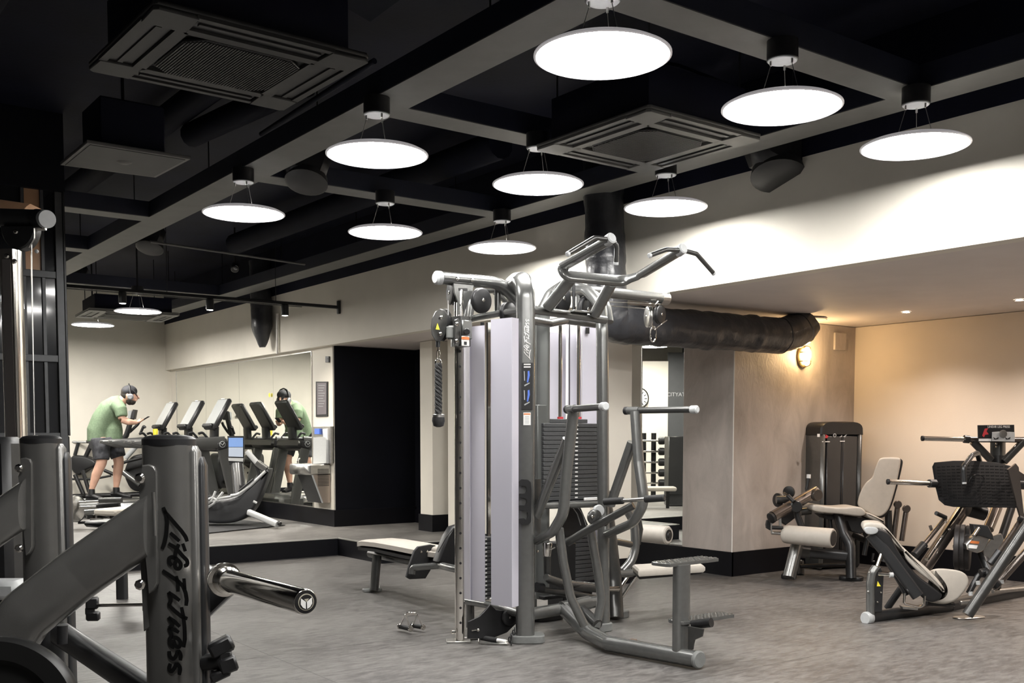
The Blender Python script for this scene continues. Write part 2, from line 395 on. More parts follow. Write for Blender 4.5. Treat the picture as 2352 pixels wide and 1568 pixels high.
# ---- painted channel grid under the slab
ZB = 3.33
def channel(a, b, name='ceiling_channel'):
    m = MB(); m.span((a[0], a[1], ZB), (b[0], b[1], ZB + .004)); return m
t = thing('ceiling_grid', 'grey painted steel channel grid hanging under the dark ceiling with lamps below it', 'ceiling grid', (3.2, 5, ZB))
A1 = (3.06, 3.33); A2 = (5.50, 5.77); BY = [3.50, 5.54, 7.58, 9.62, 11.66, 14.3]
for x0, x1 in (A1, A2, (0.62, 0.89)):
    if x0 < 1: continue
    part('channel', MB().span((x0, -2.8, ZB), (x1, 17.3, ZB + .006)), BEAM, t)
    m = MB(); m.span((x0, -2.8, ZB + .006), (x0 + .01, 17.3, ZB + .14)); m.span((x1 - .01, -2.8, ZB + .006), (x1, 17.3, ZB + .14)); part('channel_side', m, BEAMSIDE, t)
for i, y in enumerate(BY):
    segs = [(3.33, 5.50)] if i else [(3.33, 5.5)]
    if i in (3, 4): segs = [(.2, 3.06)]
    for x0, x1 in segs:
        part('channel', MB().span((x0, y, ZB), (x1, y + .22, ZB + .006)), BEAM, t)
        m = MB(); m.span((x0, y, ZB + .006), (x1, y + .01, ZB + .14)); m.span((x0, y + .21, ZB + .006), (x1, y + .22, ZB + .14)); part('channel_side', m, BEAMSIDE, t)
for x in (3.2, 5.63):
    for y in range(0, 17, 2): m = MB(); m.cyl((x, y + .5, ZB + .006), (x, y + .5, ZC), .006, 6); part('hanger_rod', m, BLACK, t)

# ---- round pendant lamps
def pendant(x, y, lab, far=False):
    zl = 3.0; R = .30
    t = thing('pendant_lamp', lab, 'pendant lamp', (x, y, zl), 'round disc pendant lamps')
    part('diffuser', MB().lathe((x, y, zl), (0, 0, 1), [(0, R - .015), (.005, R - .015)], 64), LAMPFAR if far else LAMPM, t)
    m = MB(); vs = []
    n = 64; rr = [(R - .014, 0.0), (R - .009, -.004), (R, 0), (R, .006), (R - .03, .022), (0.02, .03)]
    vs = [V((x + math.cos(2 * math.pi * k / n) * r, y + math.sin(2 * math.pi * k / n) * r, zl + z)) for r, z in rr for k in range(n)]
    fs = [(i * n + k, i * n + (k + 1) % n, (i + 1) * n + (k + 1) % n, (i + 1) * n + k) for i in range(len(rr) - 1) for k in range(n)]
    m.add(vs, fs); part('housing', m, RIM, t)
    part('canopy', MB().lathe((x, y, 3.232), (0, 0, 1), [(0, .074), (.004, .078), (.098, .078)], 32), BLACK, t)
    part('canopy_cover', MB().lathe((x, y, 3.228), (0, 0, 1), [(0, .07), (.004, .074)], 32), CAPG, t)
    for k in range(3):
        a = 2.1 * k + .5; c, s = math.cos(a), math.sin(a); m = MB()
        m.tube([(x + c * .06, y + s * .06, 3.24), (x + c * .06, y + s * .06, 3.205), (x + c * .061, y + s * .061, 3.204), (x + c * .11, y + s * .11, zl + .04)], [.006, .006, .0018, .0018], n=8)
        part('suspension_wire', m, STEEL, t)
    if far: part('drop_rod', MB().cyl((x, y, 3.32), (x, y, ZC), .012, 8), BLACK, t)
    return t
names = {(0, 0): 'largest round pendant lamp, in the front row of three at the top of the photo', (1, 0): 'round pendant lamp in the middle of the front row, beside the air conditioning cassette',
         (2, 0): 'round pendant lamp closest to the bright bulkhead above the leg press', (0, 1): 'round pendant lamp in the second row, under the long channel beside a dark loudspeaker',
         (1, 1): 'round pendant lamp hanging just below the corner of the air conditioning cassette', (2, 1): 'round pendant lamp in front of the black vertical duct, second along the bulkhead',
         (0, 2): 'round pendant lamp of the third row farthest from the bulkhead', (1, 2): 'round pendant lamp of the third row, between its two neighbours', (2, 2): 'small round pendant lamp over the left arm of the cable tower'}
for i, x in enumerate((3.08, 4.28, 5.45)):
    for j, y in enumerate((3.49, 5.48, 7.49)):
        pendant(x, y, names[(i, j)])
pendant(4.31, 14.1, 'round pendant lamp over the cardio platform, the higher of the two by the far wall', True)
pendant(4.29, 16.2, 'round pendant lamp over the cardio platform, the lower one against the far wall', True)
for x, y, lab in ((1.9, 11.5, 'added round pendant lamp, unseen behind the black partition'), (1.9, 13.9, 'second added round pendant lamp, unseen behind the black partition'), (1.9, 16.4, 'third added round pendant lamp, unseen behind the black partition by the far wall')): pendant(x, y, lab, True)  # hidden lamps added behind the partition to brighten the cardio end
# extra unseen lamps, added round and behind the camera to raise the light level
for x, lab in ((3.08, 'farthest from the bulkhead'), (4.28, 'in the middle'), (5.45, 'nearest the bulkhead')): pendant(x, 1.45, 'added round pendant lamp outside the photo in the row nearest the camera, ' + lab)
pendant(0.6, 1.2, 'added round pendant lamp over the front rack, outside the photo')
pendant(1.9, 1.45, 'added round pendant lamp between the front rack and the nearest row, outside the photo')
pendant(1.9, -0.6, 'added round pendant lamp behind the camera, outside the photo')

# ================================================================== the multi-station cable tower
FROST = mat('frosted_white_shroud', (0.50, 0.49, 0.555), 0.35, noise=0.02, nscale=2, trans=0.0, coat=0.3)
DGREY = mat('grey_post_enamel', (0.13, 0.135, 0.13), 0.35, 0.4, noise=0.05)
TW = thing('cable_tower', 'tall grey multi-station cable tower with white frosted shrouds, pull-up bars and stepping plates', 'gym machine', (4.45, 5.6, 0))
def pulley(c, ax, r, par, w=.022, name='pulley', m=None):
    ax = V(ax).normalized(); c = V(c)
    mb = MB(); mb.lathe(c - ax * w, ax, [(0, r * .86), (w * .25, r * .97), (w * .5, r), (w * .8, r * .93), (w * 1.2, r * .93), (w * 1.5, r), (w * 1.75, r * .97), (w * 2, r * .86)], 32)
    o = part(name, mb, m or BLACK, par)
    mb = MB(); mb.lathe(c - ax * (w + .005), ax, [(0, r * .10), (.003, r * .15), (2 * w + .007, r * .15), (2 * w + .01, r * .10)], 16)
    part('axle_bolt', mb, CHROME, o)
    return o
def rubber_foot(par, x, y, rx, ry, ang=0, h=.05, name='foot_pad', m=None):
    mb = MB(); R = axes(ang); n = 28; ring = []
    for k in range(n):
        a = 2 * math.pi * k / n; c, s = math.cos(a), math.sin(a); e = .55
        ring.append(R @ V((math.copysign(abs(c) ** e, c) * rx, math.copysign(abs(s) ** e, s) * ry, 0)) + V((x, y, 0.0)))
    mb.prism(ring, (0, 0, h), .006); return part(name, mb, m or FOOT, par)
A = V((4.13, 5.42, 0)); FD = V((-.57, -.82, 0)).normalized()      # face direction of the front column
# front column with its bent head
m = MB(); m.tube([A + V((0, 0, .03)), A + V((0, 0, 2.27)), A + V((.02, .05, 2.345)), A + V((.17, .33, 2.385))], .062, fil=.10, ry=.072, up=FD, sq=.45, n=28)
part('column', m, SILVER, TW)
rubber_foot(TW, A.x + .01, A.y - .01, .115, .085, -35, .052)
m = MB(); m.box((4.33, 5.78, 2.33), (.12, .2, .15), axes(-30), .03); part('head_box', m, SILVER, TW)
# right hand post and rear posts
m = MB(); m.tube([P(1387, 1445, Y=5.40), P(1385, 1100, Y=5.42), P(1383, 760, Y=5.45), P(1378, 700, Y=5.5), P(1350, 668, Y=5.65), P(1310, 668, Y=5.9)], .042, fil=.14, n=20, nf=8); part('column', m, SILVER, TW)
b = P(1387, 1450, Z=0); rubber_foot(TW, b.x, b.y + .03, .075, .06, 0, .06)
m = MB(); m.tube([P(1417, 1418, Z=.03), P(1412, 1330, Y=5.7), P(1400, 1225, Y=5.72), P(1386, 1130, Y=5.72)], .038, ry=.06, up=(1, 0, 0), fil=.15, n=18); part('rear_leg', m, GREY, TW)
b = P(1420, 1418, Z=0); rubber_foot(TW, b.x, b.y, .085, .06, 10, .055)
m = MB(); m.tube([V((4.60, 6.02, .03)), V((4.60, 6.02, 2.28))], .075, ry=.055, up=(0, 1, 0), sq=.4, n=24); part('core_post', m, DGREY, TW)
cp = P(1246, 1000, Y=5.70); m = MB(); m.tube([V((cp.x, cp.y, .22)), V((cp.x, cp.y, 2.2))], .05, ry=.05, up=(.6, .8, 0), sq=.4, n=24); part('core_post', m, DGREY, TW)
b = P(1253, 1422, Z=0); rubber_foot(TW, b.x, b.y, .13, .09, 0, .05, m=BLACK)
# left arm with light end cap
a0 = P(1012, 638, Y=5.70); m = MB(); m.tube([a0, P(1148, 651, Y=5.70), P(1190, 695, Y=5.70), P(1202, 735, Y=5.70)], .041, ry=.048, up=(0, 1, 0), fil=.20, n=22, nf=9); arm = part('upper_arm', m, SILVER, TW)
m = MB(); m.cyl(a0 + V((-.045, 0, -.003)), a0 + V((.012, 0, 0)), .044, 24, bev=.012); part('end_cap', m, CAPG, arm)
for q in ((1050, 640), (1084, 643)): m = MB(); bolt(m, P(*q, Y=5.652), (0, -1, 0), .013, .01); part('bolt', m, CHROME, arm)
# right arm
m = MB(); m.tube([P(1340, 668, Y=5.72), P(1400, 672, Y=5.72), P(1520, 685, Y=5.72)], .040, n=22, fil=.1); arm2 = part('upper_arm', m, SILVER, TW)
a0 = P(1520, 685, Y=5.72); m = MB(); m.tube([a0 + V((-.02, 0, .0)), a0 + V((.055, 0, 0))], .047, n=22); part('end_sleeve', m, STEEL, arm2)
m = MB(); m.cyl(a0 + V((.055, 0, .03)), a0 + V((.02, 0, .05)), .035, 18, bev=.01); part('end_cap', m, FOOT, arm2)
# secondary arches behind
for pts, r in (([(1075, 735, 5.9), (1082, 690, 5.9), (1105, 665, 5.9), (1140, 662, 5.9)], .033), ([(1240, 720, 5.75), (1262, 675, 5.8), (1300, 650, 5.9), (1352, 668, 5.75), (1392, 700, 5.6), (1398, 740, 5.55)], .036), ([(1128, 660, 6.0), (1165, 690, 6.0), (1182, 735, 6.0)], .028), ([(1143, 715, 5.75), (1143, 655, 5.75)], .022), ([(1330, 720, 5.75), (1330, 660, 5.75)], .02)):
    m = MB(); m.tube([P(x, y, Y=Y) for x, y, Y in pts], r, fil=.12, n=16); part('arch_tube', m, SILVER, TW)
# brackets
m = MB(); m.prism([P(x, y, Y=5.655) for x, y in ((1042, 650), (1088, 655), (1084, 680), (1076, 694), (1066, 722), (1052, 722), (1052, 692), (1044, 672))], (0, .014, 0), .002); part('arm_bracket', m, SILVER, TW)
m = MB(); m.prism([P(x, y, Y=5.652) for x, y in ((1054, 661), (1074, 662), (1074, 668), (1054, 667))], (0, .003, 0)); part('bracket_slot', m, BLACK, TW)
# pulleys
pulley(P(1105, 690, Y=5.60), (.15, -1, 0), .082, TW); pulley(P(1167, 719, Y=5.62), (.2, -1, 0), .075, TW)
pulley(P(1038, 672, Y=5.74), (1, -.28, 0), .08, TW, .018); pulley(P(1290, 686, Y=5.75), (.3, -1, 0), .1, TW); pulley(P(1345, 711, Y=5.68), (.35, -1, 0), .092, TW)
pulley(P(1490, 727, Y=5.80), (1, -.5, 0), .082, TW, .018, m=STEEL); pulley(P(1515, 722, Y=5.72), (.3, -1, -.05), .072, TW, .02)
# cables and carabiner of the right arm
m = MB(); m.tube([P(1400, 693, Y=5.72), P(1515, 698, Y=5.72)], .003, n=6); part('cable', m, STEEL, TW)
m = MB(); m.tube([P(1400, 702, Y=5.75), P(1485, 709, Y=5.8)], .003, n=6); part('cable', m, STEEL, TW)
def ring(c, n, r1, r2, t, steps=24):
    """closed oval link in the plane with normal n: r1 across, r2 up"""
    n = V(n).normalized(); u = V((0, 0, 1)).cross(n).normalized(); v = n.cross(u); c = V(c)
    return [c + u * (math.cos(2 * math.pi * k / steps) * r1) + v * (math.sin(2 * math.pi * k / steps) * r2) for k in range(steps + 1)]
m = MB(); m.tube(ring(P(1500, 767, Y=5.70), (-.4, -1, 0), .024, .058, .004), .006, n=8, caps=False)
m.tube([P(1532, 735, Y=5.69), P(1520, 744, Y=5.69), P(1504, 757, Y=5.69)], .004, n=6); m.tube([P(1497, 745, Y=5.70), P(1500, 756, Y=5.70)], .007, n=8)
m.tube([P(1512, 692, Y=5.68), P(1505, 700, Y=5.68), P(1500, 702, Y=5.68)], .006, n=6)
part('carabiner', m, CHROME, TW)
# chrome rail with position holes, moving pulley carriage
RX, RY = 3.80, 5.70
m = MB(); m.tube([V((RX, RY, .012)), V((RX, RY, 2.30))], .032, ry=.05, up=FD, sq=.5, n=28); rail = part('guide_rail', m, CHROME, TW)
m = MB(); side = V((-FD.y, FD.x, 0)); fr = V((RX, RY, 0)) + FD * .0505
for k in range(24):
    z = .13 + k * .0985
    if z < 2.2: m.lathe(fr + V((0, 0, z)) - side * -.006, FD, [(0, .0085), (.0012, .0085)], 10)
part('pin_hole', m, BLACK, rail, kind='stuff')
m = MB(); m.box((RX - .02, RY - .01, .006), (.16, .12, .012), axes(-30), .003); m.tube([V((RX + .02, RY, .012)), V((4.03, 5.62, .012))], .012, n=8); part('rail_foot_plate', m, STEEL, TW)
cy_ = 5.62
m = MB(); m.tube([P(x, y, Y=cy_) for x, y in ((1058, 728), (1058, 796))], .050, ry=.062, up=(0, 1, 0), sq=.5, n=22); m.prism([P(x, y, Y=5.55) for x, y in ((1046, 735), (1053, 731), (1058, 740), (1058, 785), (1053, 796), (1045, 794))], (0, .02, 0), .003); car = part('carriage', m, GREY, TW)
m = MB(); m.box(P(1071, 757, Y=5.56), (.075, .03, .12), None, .006); part('carriage_plate', m, SILVER, car)
m = MB(); m.cyl(P(1072, 761, Y=5.54), P(1072, 761, Y=5.50), .022, 18, bev=.006); part('pull_knob', m, BLACK, car)
m = MB(); m.box(P(1069, 783, Y=5.53), (.058, .006, .062), None, .002); lab = part('warning_label', m, WHITE, car)
m = MB(); m.box(P(1069, 776.5, Y=5.525), (.058, .004, .018), None, .001); part('label_band', m, ORANGE, lab)
m = MB(); m.box(P(1069, 788, Y=5.525), (.02, .004, .02), None, .001); part('label_mark', m, BLACK, lab)
m = MB(); m.cyl(P(1034, 750, Y=5.60), P(1034, 777, Y=5.60), .028, 20, bev=.005); m.tube([P(1030, 752, Y=5.60), P(1056, 750, Y=5.60)], .012, n=8); m.tube([P(1030, 775, Y=5.60), P(1056, 775, Y=5.60)], .012, n=8); part('hinge_barrel', m, FOOT, car)
sw = [(1000, 715), (1010, 709), (1021, 711), (1028, 722), (1028, 735), (1025, 750), (1023, 766), (1019, 776), (1010, 785), (1000, 782), (992, 768), (990, 750), (992, 732)]
m = MB(); m.prism([P(x, y, Y=5.60) for x, y in sw], (.006, .012, 0), .003); arm3 = part('pulley_housing', m, GREY, car)
m = MB(); m.prism([P(x + 9, y - 1, Y=5.66) for x, y in sw], (.006, .012, 0), .003); part('housing_back', m, GREY, car)
pulley(P(1017, 745, Y=5.635), (.2, -1, 0), .078, TW, .012, 'swivel_pulley')
m = MB(); m.prism([P(x, y, Y=5.597) for x, y in ((1005, 742), (1001, 756), (1010, 757))], (0, .002, 0)); part('warning_triangle', m, YELLOW, car)
for q, Yq in (((1013, 729), 5.597), ((1011, 767), 5.597), ((1049, 744), 5.545), ((1048, 783), 5.545)):
    m = MB(); bolt(m, P(*q, Y=Yq), (-.2, -1, 0), .012, .012); part('bolt', m, CHROME, car)
m = MB(); m.tube([P(1029, 690, Y=5.66), P(1029, 735, Y=5.64)], .0035, n=6); m.tube([P(1049, 695, Y=5.66), P(1049, 735, Y=5.62)], .0035, n=6); part('cable', m, STEEL, TW)
m = MB(); m.tube([P(1006, 783, Y=5.62), P(1006, 797, Y=5.62)], .014, n=10); part('cable_stop', m, BLACK, TW)
# horizontal top and bottom tubes
def tt(pts, r, name='cross_tube', mm=None, fil=0.0, **k):
    m = MB(); m.tube([P(p[0], p[1], **({'Y': p[2]} if p[2] > 0 else {'X': -p[2]})) for p in pts], r, fil=fil, **k); return part(name, m, mm or SILVER, TW)
tt([(1060, 737, 6.02), (1105, 727, 5.8), (1192, 712, 5.48)], .022)
tt([(1212, 709, 5.40), (1390, 735, 5.40)], .028)
tt([(1215, 734, 5.46), (1262, 742, 5.52), (1300, 735, 5.60), (1380, 746, 5.60)], .028, fil=.05)
tt([(1068, 1379, 6.02), (1118, 1388, 5.75), (1150, 1396, 5.6), (1192, 1410, 5.45)], .026, fil=.1)
tt([(1080, 1380, 6.0), (1080, 1440, 6.0)], .03, 'corner_stub')
tt([(1212, 1411, 5.42), (1300, 1396, 5.42), (1368, 1381, 5.42)], .042)
tt([(1290, 1397, 5.40), (1352, 1383, 5.40)], .049, 'tube_sleeve')
m = MB(); m.box(P(1245, 1030, Y=5.66), (.1, .03, .6), None, .004); part('side_panel', m, DGREY, TW)
# frosted shrouds: upright facets standing on the lower ring
def facet(px, z0, z1, th=.006):
    pl = [P(x, y, Z=.26) for x, y in px]; m = MB()
    for a, b in zip(pl[:-1], pl[1:]):
        n = V((-(b.y - a.y), b.x - a.x, 0)).normalized() * th
        m.prism([V((a.x, a.y, z0)), V((b.x, b.y, z0)), V((b.x, b.y, z1)), V((a.x, a.y, z1))], n)
    return m
part('shroud', facet([(1067, 1374), (1078, 1377.5), (1079.5, 1378)], .26, 2.075), FROST, TW)
part('shroud', facet([(1080.5, 1377), (1113, 1382)], .26, 2.075), FROST, TW)
part('shroud', facet([(1128, 1388), (1176, 1395), (1191, 1391)], .26, 2.10), FROST, TW)
for x0, x1, Yp, yt in ((1262, 1300, 6.05, 762), (1306, 1336, 6.0, 752), (1338, 1382, 5.95, 748)):
    a = P(x0, yt, Y=Yp); b = P(x1, yt, Y=Yp); m = MB(); m.span((a.x, Yp, .9), (b.x, Yp + .006, a.z)); part('shroud', m, FROST, TW)
m = MB(); m.prism([P(x, y, Y=5.94) for x, y in ((1346, 752), (1354, 752), (1354, 766), (1346, 766))], (0, .004, 0)); part('shroud_clip', m, BLACK, TW)
m = MB(); m.prism([P(x, y, Y=5.70) for x, y in ((1104, 740), (1112, 740), (1112, 755), (1104, 755))], (0, .004, 0)); part('shroud_clip', m, BLACK, TW)
for x, y, Yp in ((1107, 1370, 5.70), (1126, 1375, 5.62)): m = MB(); bolt(m, P(x, y, Y=Yp), (-.6, -.8, 0), .01); part('shroud_bolt', m, CHROME, TW)
# guide rods and weight stacks
for x, Yp in ((1287, 5.75), (1329, 5.75)):
    a = P(x, 745, Y=Yp); m = MB(); m.cyl(V((a.x, Yp, .95)), a, .0125, 14); part('guide_rod', m, CHROME, TW)
m = MB(); m.cyl(P(1308, 745, Y=5.75), P(1308, 955, Y=5.75), .004, 8); part('cable', m, BLACK, TW)
m = MB(); m.prism([P(x, y, Y=5.95) for x, y in ((1121, 740), (1127, 740), (1127, 1380), (1121, 1380))], (0, .02, 0)); part('inner_rod', m, CHROME, TW)
sx0 = P(1249, 970, Y=5.62).x; sx1 = P(1383, 970, Y=5.62).x; zt = P(1300, 971, Y=5.62).z; zb = P(1300, 1148, Y=5.62).z; n = 18
for k in range(n):
    z0 = zb + (zt - zb) * k / n; z1 = zb + (zt - zb) * (k + 1) / n - .0022
    m = MB(); m.span((sx0, 5.62, z0), (sx1, 5.80, z1), .003); pl = part('weight_plate', m, PLATE, TW)
    xl = P(1324, 1000, Y=5.62).x
    if k != n - 4 or 1:
        m = MB(); m.span((xl - .011, 5.6185, z0 + .011), (xl + .013, 5.6205, z1 - .008)); part('number_label', m, WHITE, pl)
m = MB(); m.span((sx0 + .004, 5.63, zb), (sx1 - .004, 5.79, zt - .004)); part('stack_core', m, BLACK, TW)
m = MB(); m.span((sx0 + .03, 5.66, zt), (P(1350, 970, Y=5.66).x, 5.78, zt + .028), .003); part('top_plate', m, PLATE, TW)
for x in (1287, 1329): m = MB(); m.cyl(P(x, 962, Y=5.72), P(x, 957, Y=5.72), .022, 14); part('red_bumper', m, RED, TW)
# lower stack seen under the cross tube, and the narrow stack in the shroud slot
a = P(1305, 1228, Y=5.95); b = P(1372, 1330, Y=5.95); n = 11
for k in range(n):
    z0 = b.z + (a.z - b.z) * k / n; m = MB(); m.span((a.x, 5.95, z0), (b.x, 6.10, z0 + (a.z - b.z) / n - .004), .002); part('weight_plate', m, PLATE, TW)
a = P(1113, 1233, Y=5.84); b = P(1128, 1376, Y=5.84); n = 15
for k in range(n):
    z0 = b.z + (a.z - b.z) * k / n; m = MB(); m.span((a.x - .03, 5.84, z0), (b.x + .03, 5.98, z0 + (a.z - b.z) / n - .004), .002); pl = part('weight_plate', m, PLATE, TW)
    m = MB(); m.span((a.x + .004, 5.8385, z0 + .008), (a.x + .02, 5.8405, z0 + (a.z - b.z) / n - .010)); part('number_label', m, WHITE, pl)
# shelf and middle tube under the stack
tt([(1236, 1162, 5.50), (1290, 1160, 5.5), (1390, 1157, 5.5)], .022)
m = MB(); m.span((P(1262, 1156, Y=5.6).x, 5.56, P(1262, 1156, Y=5.6).z - .01), (P(1392, 1156, Y=5.6).x, 5.8, P(1262, 1156, Y=5.6).z + .012), .004); part('stack_shelf', m, BLACK, TW)
m = MB(); m.box(P(1357, 1147, Y=5.58), (.12, .02, .03), None, .003); part('white_block', m, WHITE, TW)
# dip handles and their bent frames
XL, XR = 4.19, 4.79
for X, pts, brace, g0, g1, in ((XL, [(1232, 1241), (1270, 1221), (1294, 1180), (1301, 1085), (1317, 945)], [(1228, 1195), (1304, 1008)], (1303, 940), (1392, 933)), (XR, [(1396, 1226), (1455, 1200), (1480, 1155), (1467, 1060), (1459, 945)], [(1402, 1160), (1452, 1015)], (1437, 943), (1603, 940))):
    m = MB(); m.tube([P(x, y, X=X) for x, y in pts], .030, ry=.040, up=(1, 0, 0), fil=.16, n=18, nf=9); fr_ = part('dip_frame', m, SILVER, TW)
    m = MB(); m.tube([P(x, y, X=X) for x, y in brace], .030, ry=.036, up=(1, 0, 0), n=16); part('dip_brace', m, SILVER, TW)
    Xe = 4.06 if X == XL else 4.90
    p0 = P(*g0, X=X); p1 = P(*g1, X=Xe); d = (p1 - p0).normalized()
    m = MB(); m.tube([p0 + d * .06, p1 - d * .05], .021, n=18); g = part('dip_handle', m, GREY, TW)
    m = MB(); m.cyl(p1 - d * .055, p1, .026, 20, bev=.007); part('end_cap', m, CAPG, g)
    m = MB(); m.cyl(p0 - d * .01, p0 + d * .02, .027, 18, bev=.006); part('end_plug', m, BLACK, g)
    m = MB(); m.cyl(p0 + d * .02, p0 + d * .11, .026, 18); part('handle_collar', m, SILVER, g)
m = MB(); m.tube([P(1228, 1100, Y=5.37), P(1228, 1235, Y=5.37)], .018, ry=.05, up=(1, 0, 0), n=12); part('mount_plate', m, GREY, TW)
# column fittings: plate hooks, instruction board, labels, name
cf = lambda px, py, off=0.0: P(px, py, L=((A.x + FD.x * (.073 + off) - FD.y * 1, A.y + FD.y * (.073 + off) + FD.x * 1), (A.x + FD.x * (.073 + off) + FD.y * 1, A.y + FD.y * (.073 + off) - FD.x * 1)))
hk = [(1190, 1106), (1198, 1100), (1212, 1101), (1219, 1107), (1221, 1125), (1220, 1198), (1214, 1204), (1198, 1204), (1191, 1200), (1190, 1191), (1203, 1190), (1209, 1193), (1213, 1186), (1212, 1177), (1206, 1172), (1188, 1171), (1188, 1161), (1206, 1160), (1210, 1154), (1210, 1147), (1205, 1143), (1188, 1142), (1188, 1134), (1206, 1133), (1210, 1128), (1209, 1118), (1205, 1115), (1190, 1116)]
m = MB(); m.prism([cf(x, y, .022) for x, y in hk][::-1], -FD * .02); part('bar_hook_bracket', m, BLACK, TW)
m = MB(); m.prism([cf(x, y, .004) for x, y in ((1199, 833), (1224, 833), (1223, 941), (1198, 940))], FD * .003); board = part('instruction_board', m, BLACK, TW)
for (x0, y0, x1, y1, mt) in ((1203, 835, 1219, 838, WHITE), (1203, 841, 1219, 844, WHITE)):
    m = MB(); m.prism([cf(x, y, .008) for x, y in ((x0, y0), (x1, y0), (x1, y1), (x0, y1))], FD * .001); part('board_line', m, mt, board)
for oy in (0, 44):
    for pl, mt in (([(1212, 852), (1216, 851), (1217, 862), (1213, 878), (1210, 878), (1212, 862)], BLUE), ([(1203, 852), (1205, 852), (1206, 874), (1204, 874)], CAPG), ([(1204, 884), (1216, 878), (1217, 880), (1205, 887)], CAPG)):
        m = MB(); m.prism([cf(x, y + oy, .008) for x, y in pl], FD * .001); part('board_figure', m, mt, board)
m = MB(); m.prism([cf(x, y, .004) for x, y in ((1202, 947), (1219, 947), (1219, 976), (1202, 976))], FD * .002); lb = part('warning_label', m, WHITE, TW)
m = MB(); m.prism([cf(x, y, .0065) for x, y in ((1203, 949), (1218, 949), (1218, 952), (1203, 952))], FD * .001); part('label_band', m, ORANGE, lb)
for k in range(5):
    m = MB(); yy = 956 + k * 3.6; m.prism([cf(x, y, .0065) for x, y in ((1206, yy), (1215, yy), (1215, yy + 1.2), (1206, yy + 1.2))], FD * .001); part('label_line', m, CAPG, lb)
for q in ((1186, 1211), (1186, 1265), (1233, 1211), (1233, 1266)): m = MB(); bolt(m, P(*q, Y=5.40), (-1 if q[0] < 1200 else 1, -.1, 0), .010, .012); part('side_bolt', m, CHROME, TW)
m = MB(); m.prism([P(x, y, Y=5.98) for x, y in ((1067, 842), (1077, 842), (1077, 942), (1067, 942))], (0, .004, 0)); part('side_instruction_strip', m, BLACK, TW)
# pull-up frame
YB = 5.14
l0 = P(1258, 706, Y=5.36); r0 = P(1366, 722, Y=5.36)
cL = P(1299, 628, Y=YB); cR = P(1440, 645, Y=YB)
tL = P(1402, 550, X=cL.x - .02); tR = P(1566, 574, X=cR.x + .0)
m = MB(); m.tube([l0, P(1312, 640, Y=YB + .02)], .034, ry=.042, up=(1, 0, 0), n=18); part('diagonal_post', m, SILVER, TW)
m = MB(); m.tube([r0, P(1404, 652, Y=YB + .02)], .034, ry=.042, up=(1, 0, 0), n=18); part('diagonal_post', m, SILVER, TW)
m = MB(); m.tube([tL, P(1290, 614, X=cL.x - .02), P(1300, 634, Y=YB - .02), P(1430, 646, Y=YB), P(1470, 632, X=cR.x), tR], .040, ry=.022, up=(0, -.75, .5), fil=.09, n=20, nf=8, sq=.3); pu = part('pull_up_frame', m, SILVER, TW)
for tip, a, b, a2, b2 in ((tL, (1366, 546), (1306, 582), (1417, 562), (1415, 603)), (tR, (1530, 573), (1494, 586), (1600, 583), (1638, 626))):
    Yt = tip.y
    for q0, q1 in ((a, b), (a2, b2)):
        e = P(*q1, Y=Yt + .02); m = MB(); m.tube([tip, P(*q0, Y=Yt), e], .0145, fil=.05, n=14); g = part('pull_up_grip', m, GREY, TW)
        d = (e - P(*q0, Y=Yt)).normalized(); m = MB(); m.cyl(e - d * .005, e + d * .015, .0155, 14, bev=.003); part('grip_cap', m, CAPG, g)
    m = MB(); m.lathe(tip + V((0, .04, -.01)), (0, -1, .35), [(0, .028), (.008, .034), (.055, .034), (.062, .028)], 22); part('tip_cap', m, CAPG, TW)
for p0, p1 in ((1268, 1300), (1316, 1352)):
    m = MB(); m.box(P((p0 + p1) / 2, 716, Y=5.36), (.16, .05, .014), None, .003); part('post_base_plate', m, SILVER, TW)
m = MB(); m.tube([P(1318, 650, Y=5.7), P(1318, 718, Y=5.7)], .012, n=8); part('cable_guard', m, BLACK, TW)
# base tube, stepping plates
m = MB(); yb_ = 5.12
m.tube([P(1296, 1398, Y=5.40), P(1350, 1452, Z=.07), P(1400, 1478, Z=.058), V((4.44, 4.17, .058))], .050, fil=.10, n=24, nf=8); bt = part('base_tube', m, SILVER, TW)
m = MB(); m.cyl(V((4.44, 4.18, .058)), V((4.44, 4.15, .058)), .053, 22, bev=.008); part('end_cap', m, FOOT, bt)
m = MB(); m.tube([P(1330, 1395, Y=5.40), P(1372, 1435, Z=.1)], .04, n=16); part('base_strut', m, GREY, TW)
sp = V((4.44, 4.29, 0))
m = MB(); m.tube([V((4.435, 4.30, .09)), V((4.435, 4.30, .60))], .055, ry=.032, up=(0, 1, 0), sq=.45, n=24); part('step_post', m, SILVER, TW)
def tread(q, z, name):
    p = [P(x, y, Z=z) for x, y in q]           # near left, near right, far left
    ex = (p[1] - p[0]); ey = p[2] - p[0]; ey -= ex * (ey.dot(ex) / ex.length_squared); m = MB()
    c = [p[0] + ex * a + ey * b for a, b in ((.03, 0), (.97, 0), (1, .15), (1, .85), (.97, 1), (.03, 1), (0, .85), (0, .15))]
    m.prism([v - V((0, 0, .02)) for v in c], (0, 0, .02), .002); o = part(name, m, SILVER, TW)
    m = MB(); N = 15; K = 4
    for i in range(N):
        for j in range(K):
            s = .045 + .91 * i / (N - 1); t_ = .14 + .72 * j / (K - 1)
            cc = p[0] + ex * s + ey * t_; dx = ex.normalized() * (.012 if (i + j) % 2 else .004); dy = ey.normalized() * (.004 if (i + j) % 2 else .012)
            m.prism([cc - dx, cc - dy, cc + dx, cc + dy], (0, 0, .004))
    part('tread_pattern', m, STEEL, o, kind='stuff'); return o
tread([(1536, 1295), (1654, 1281), (1490, 1290)], .615, 'step_plate')
tread([(1566, 1428), (1690, 1410), (1524, 1422)], .27, 'step_plate')
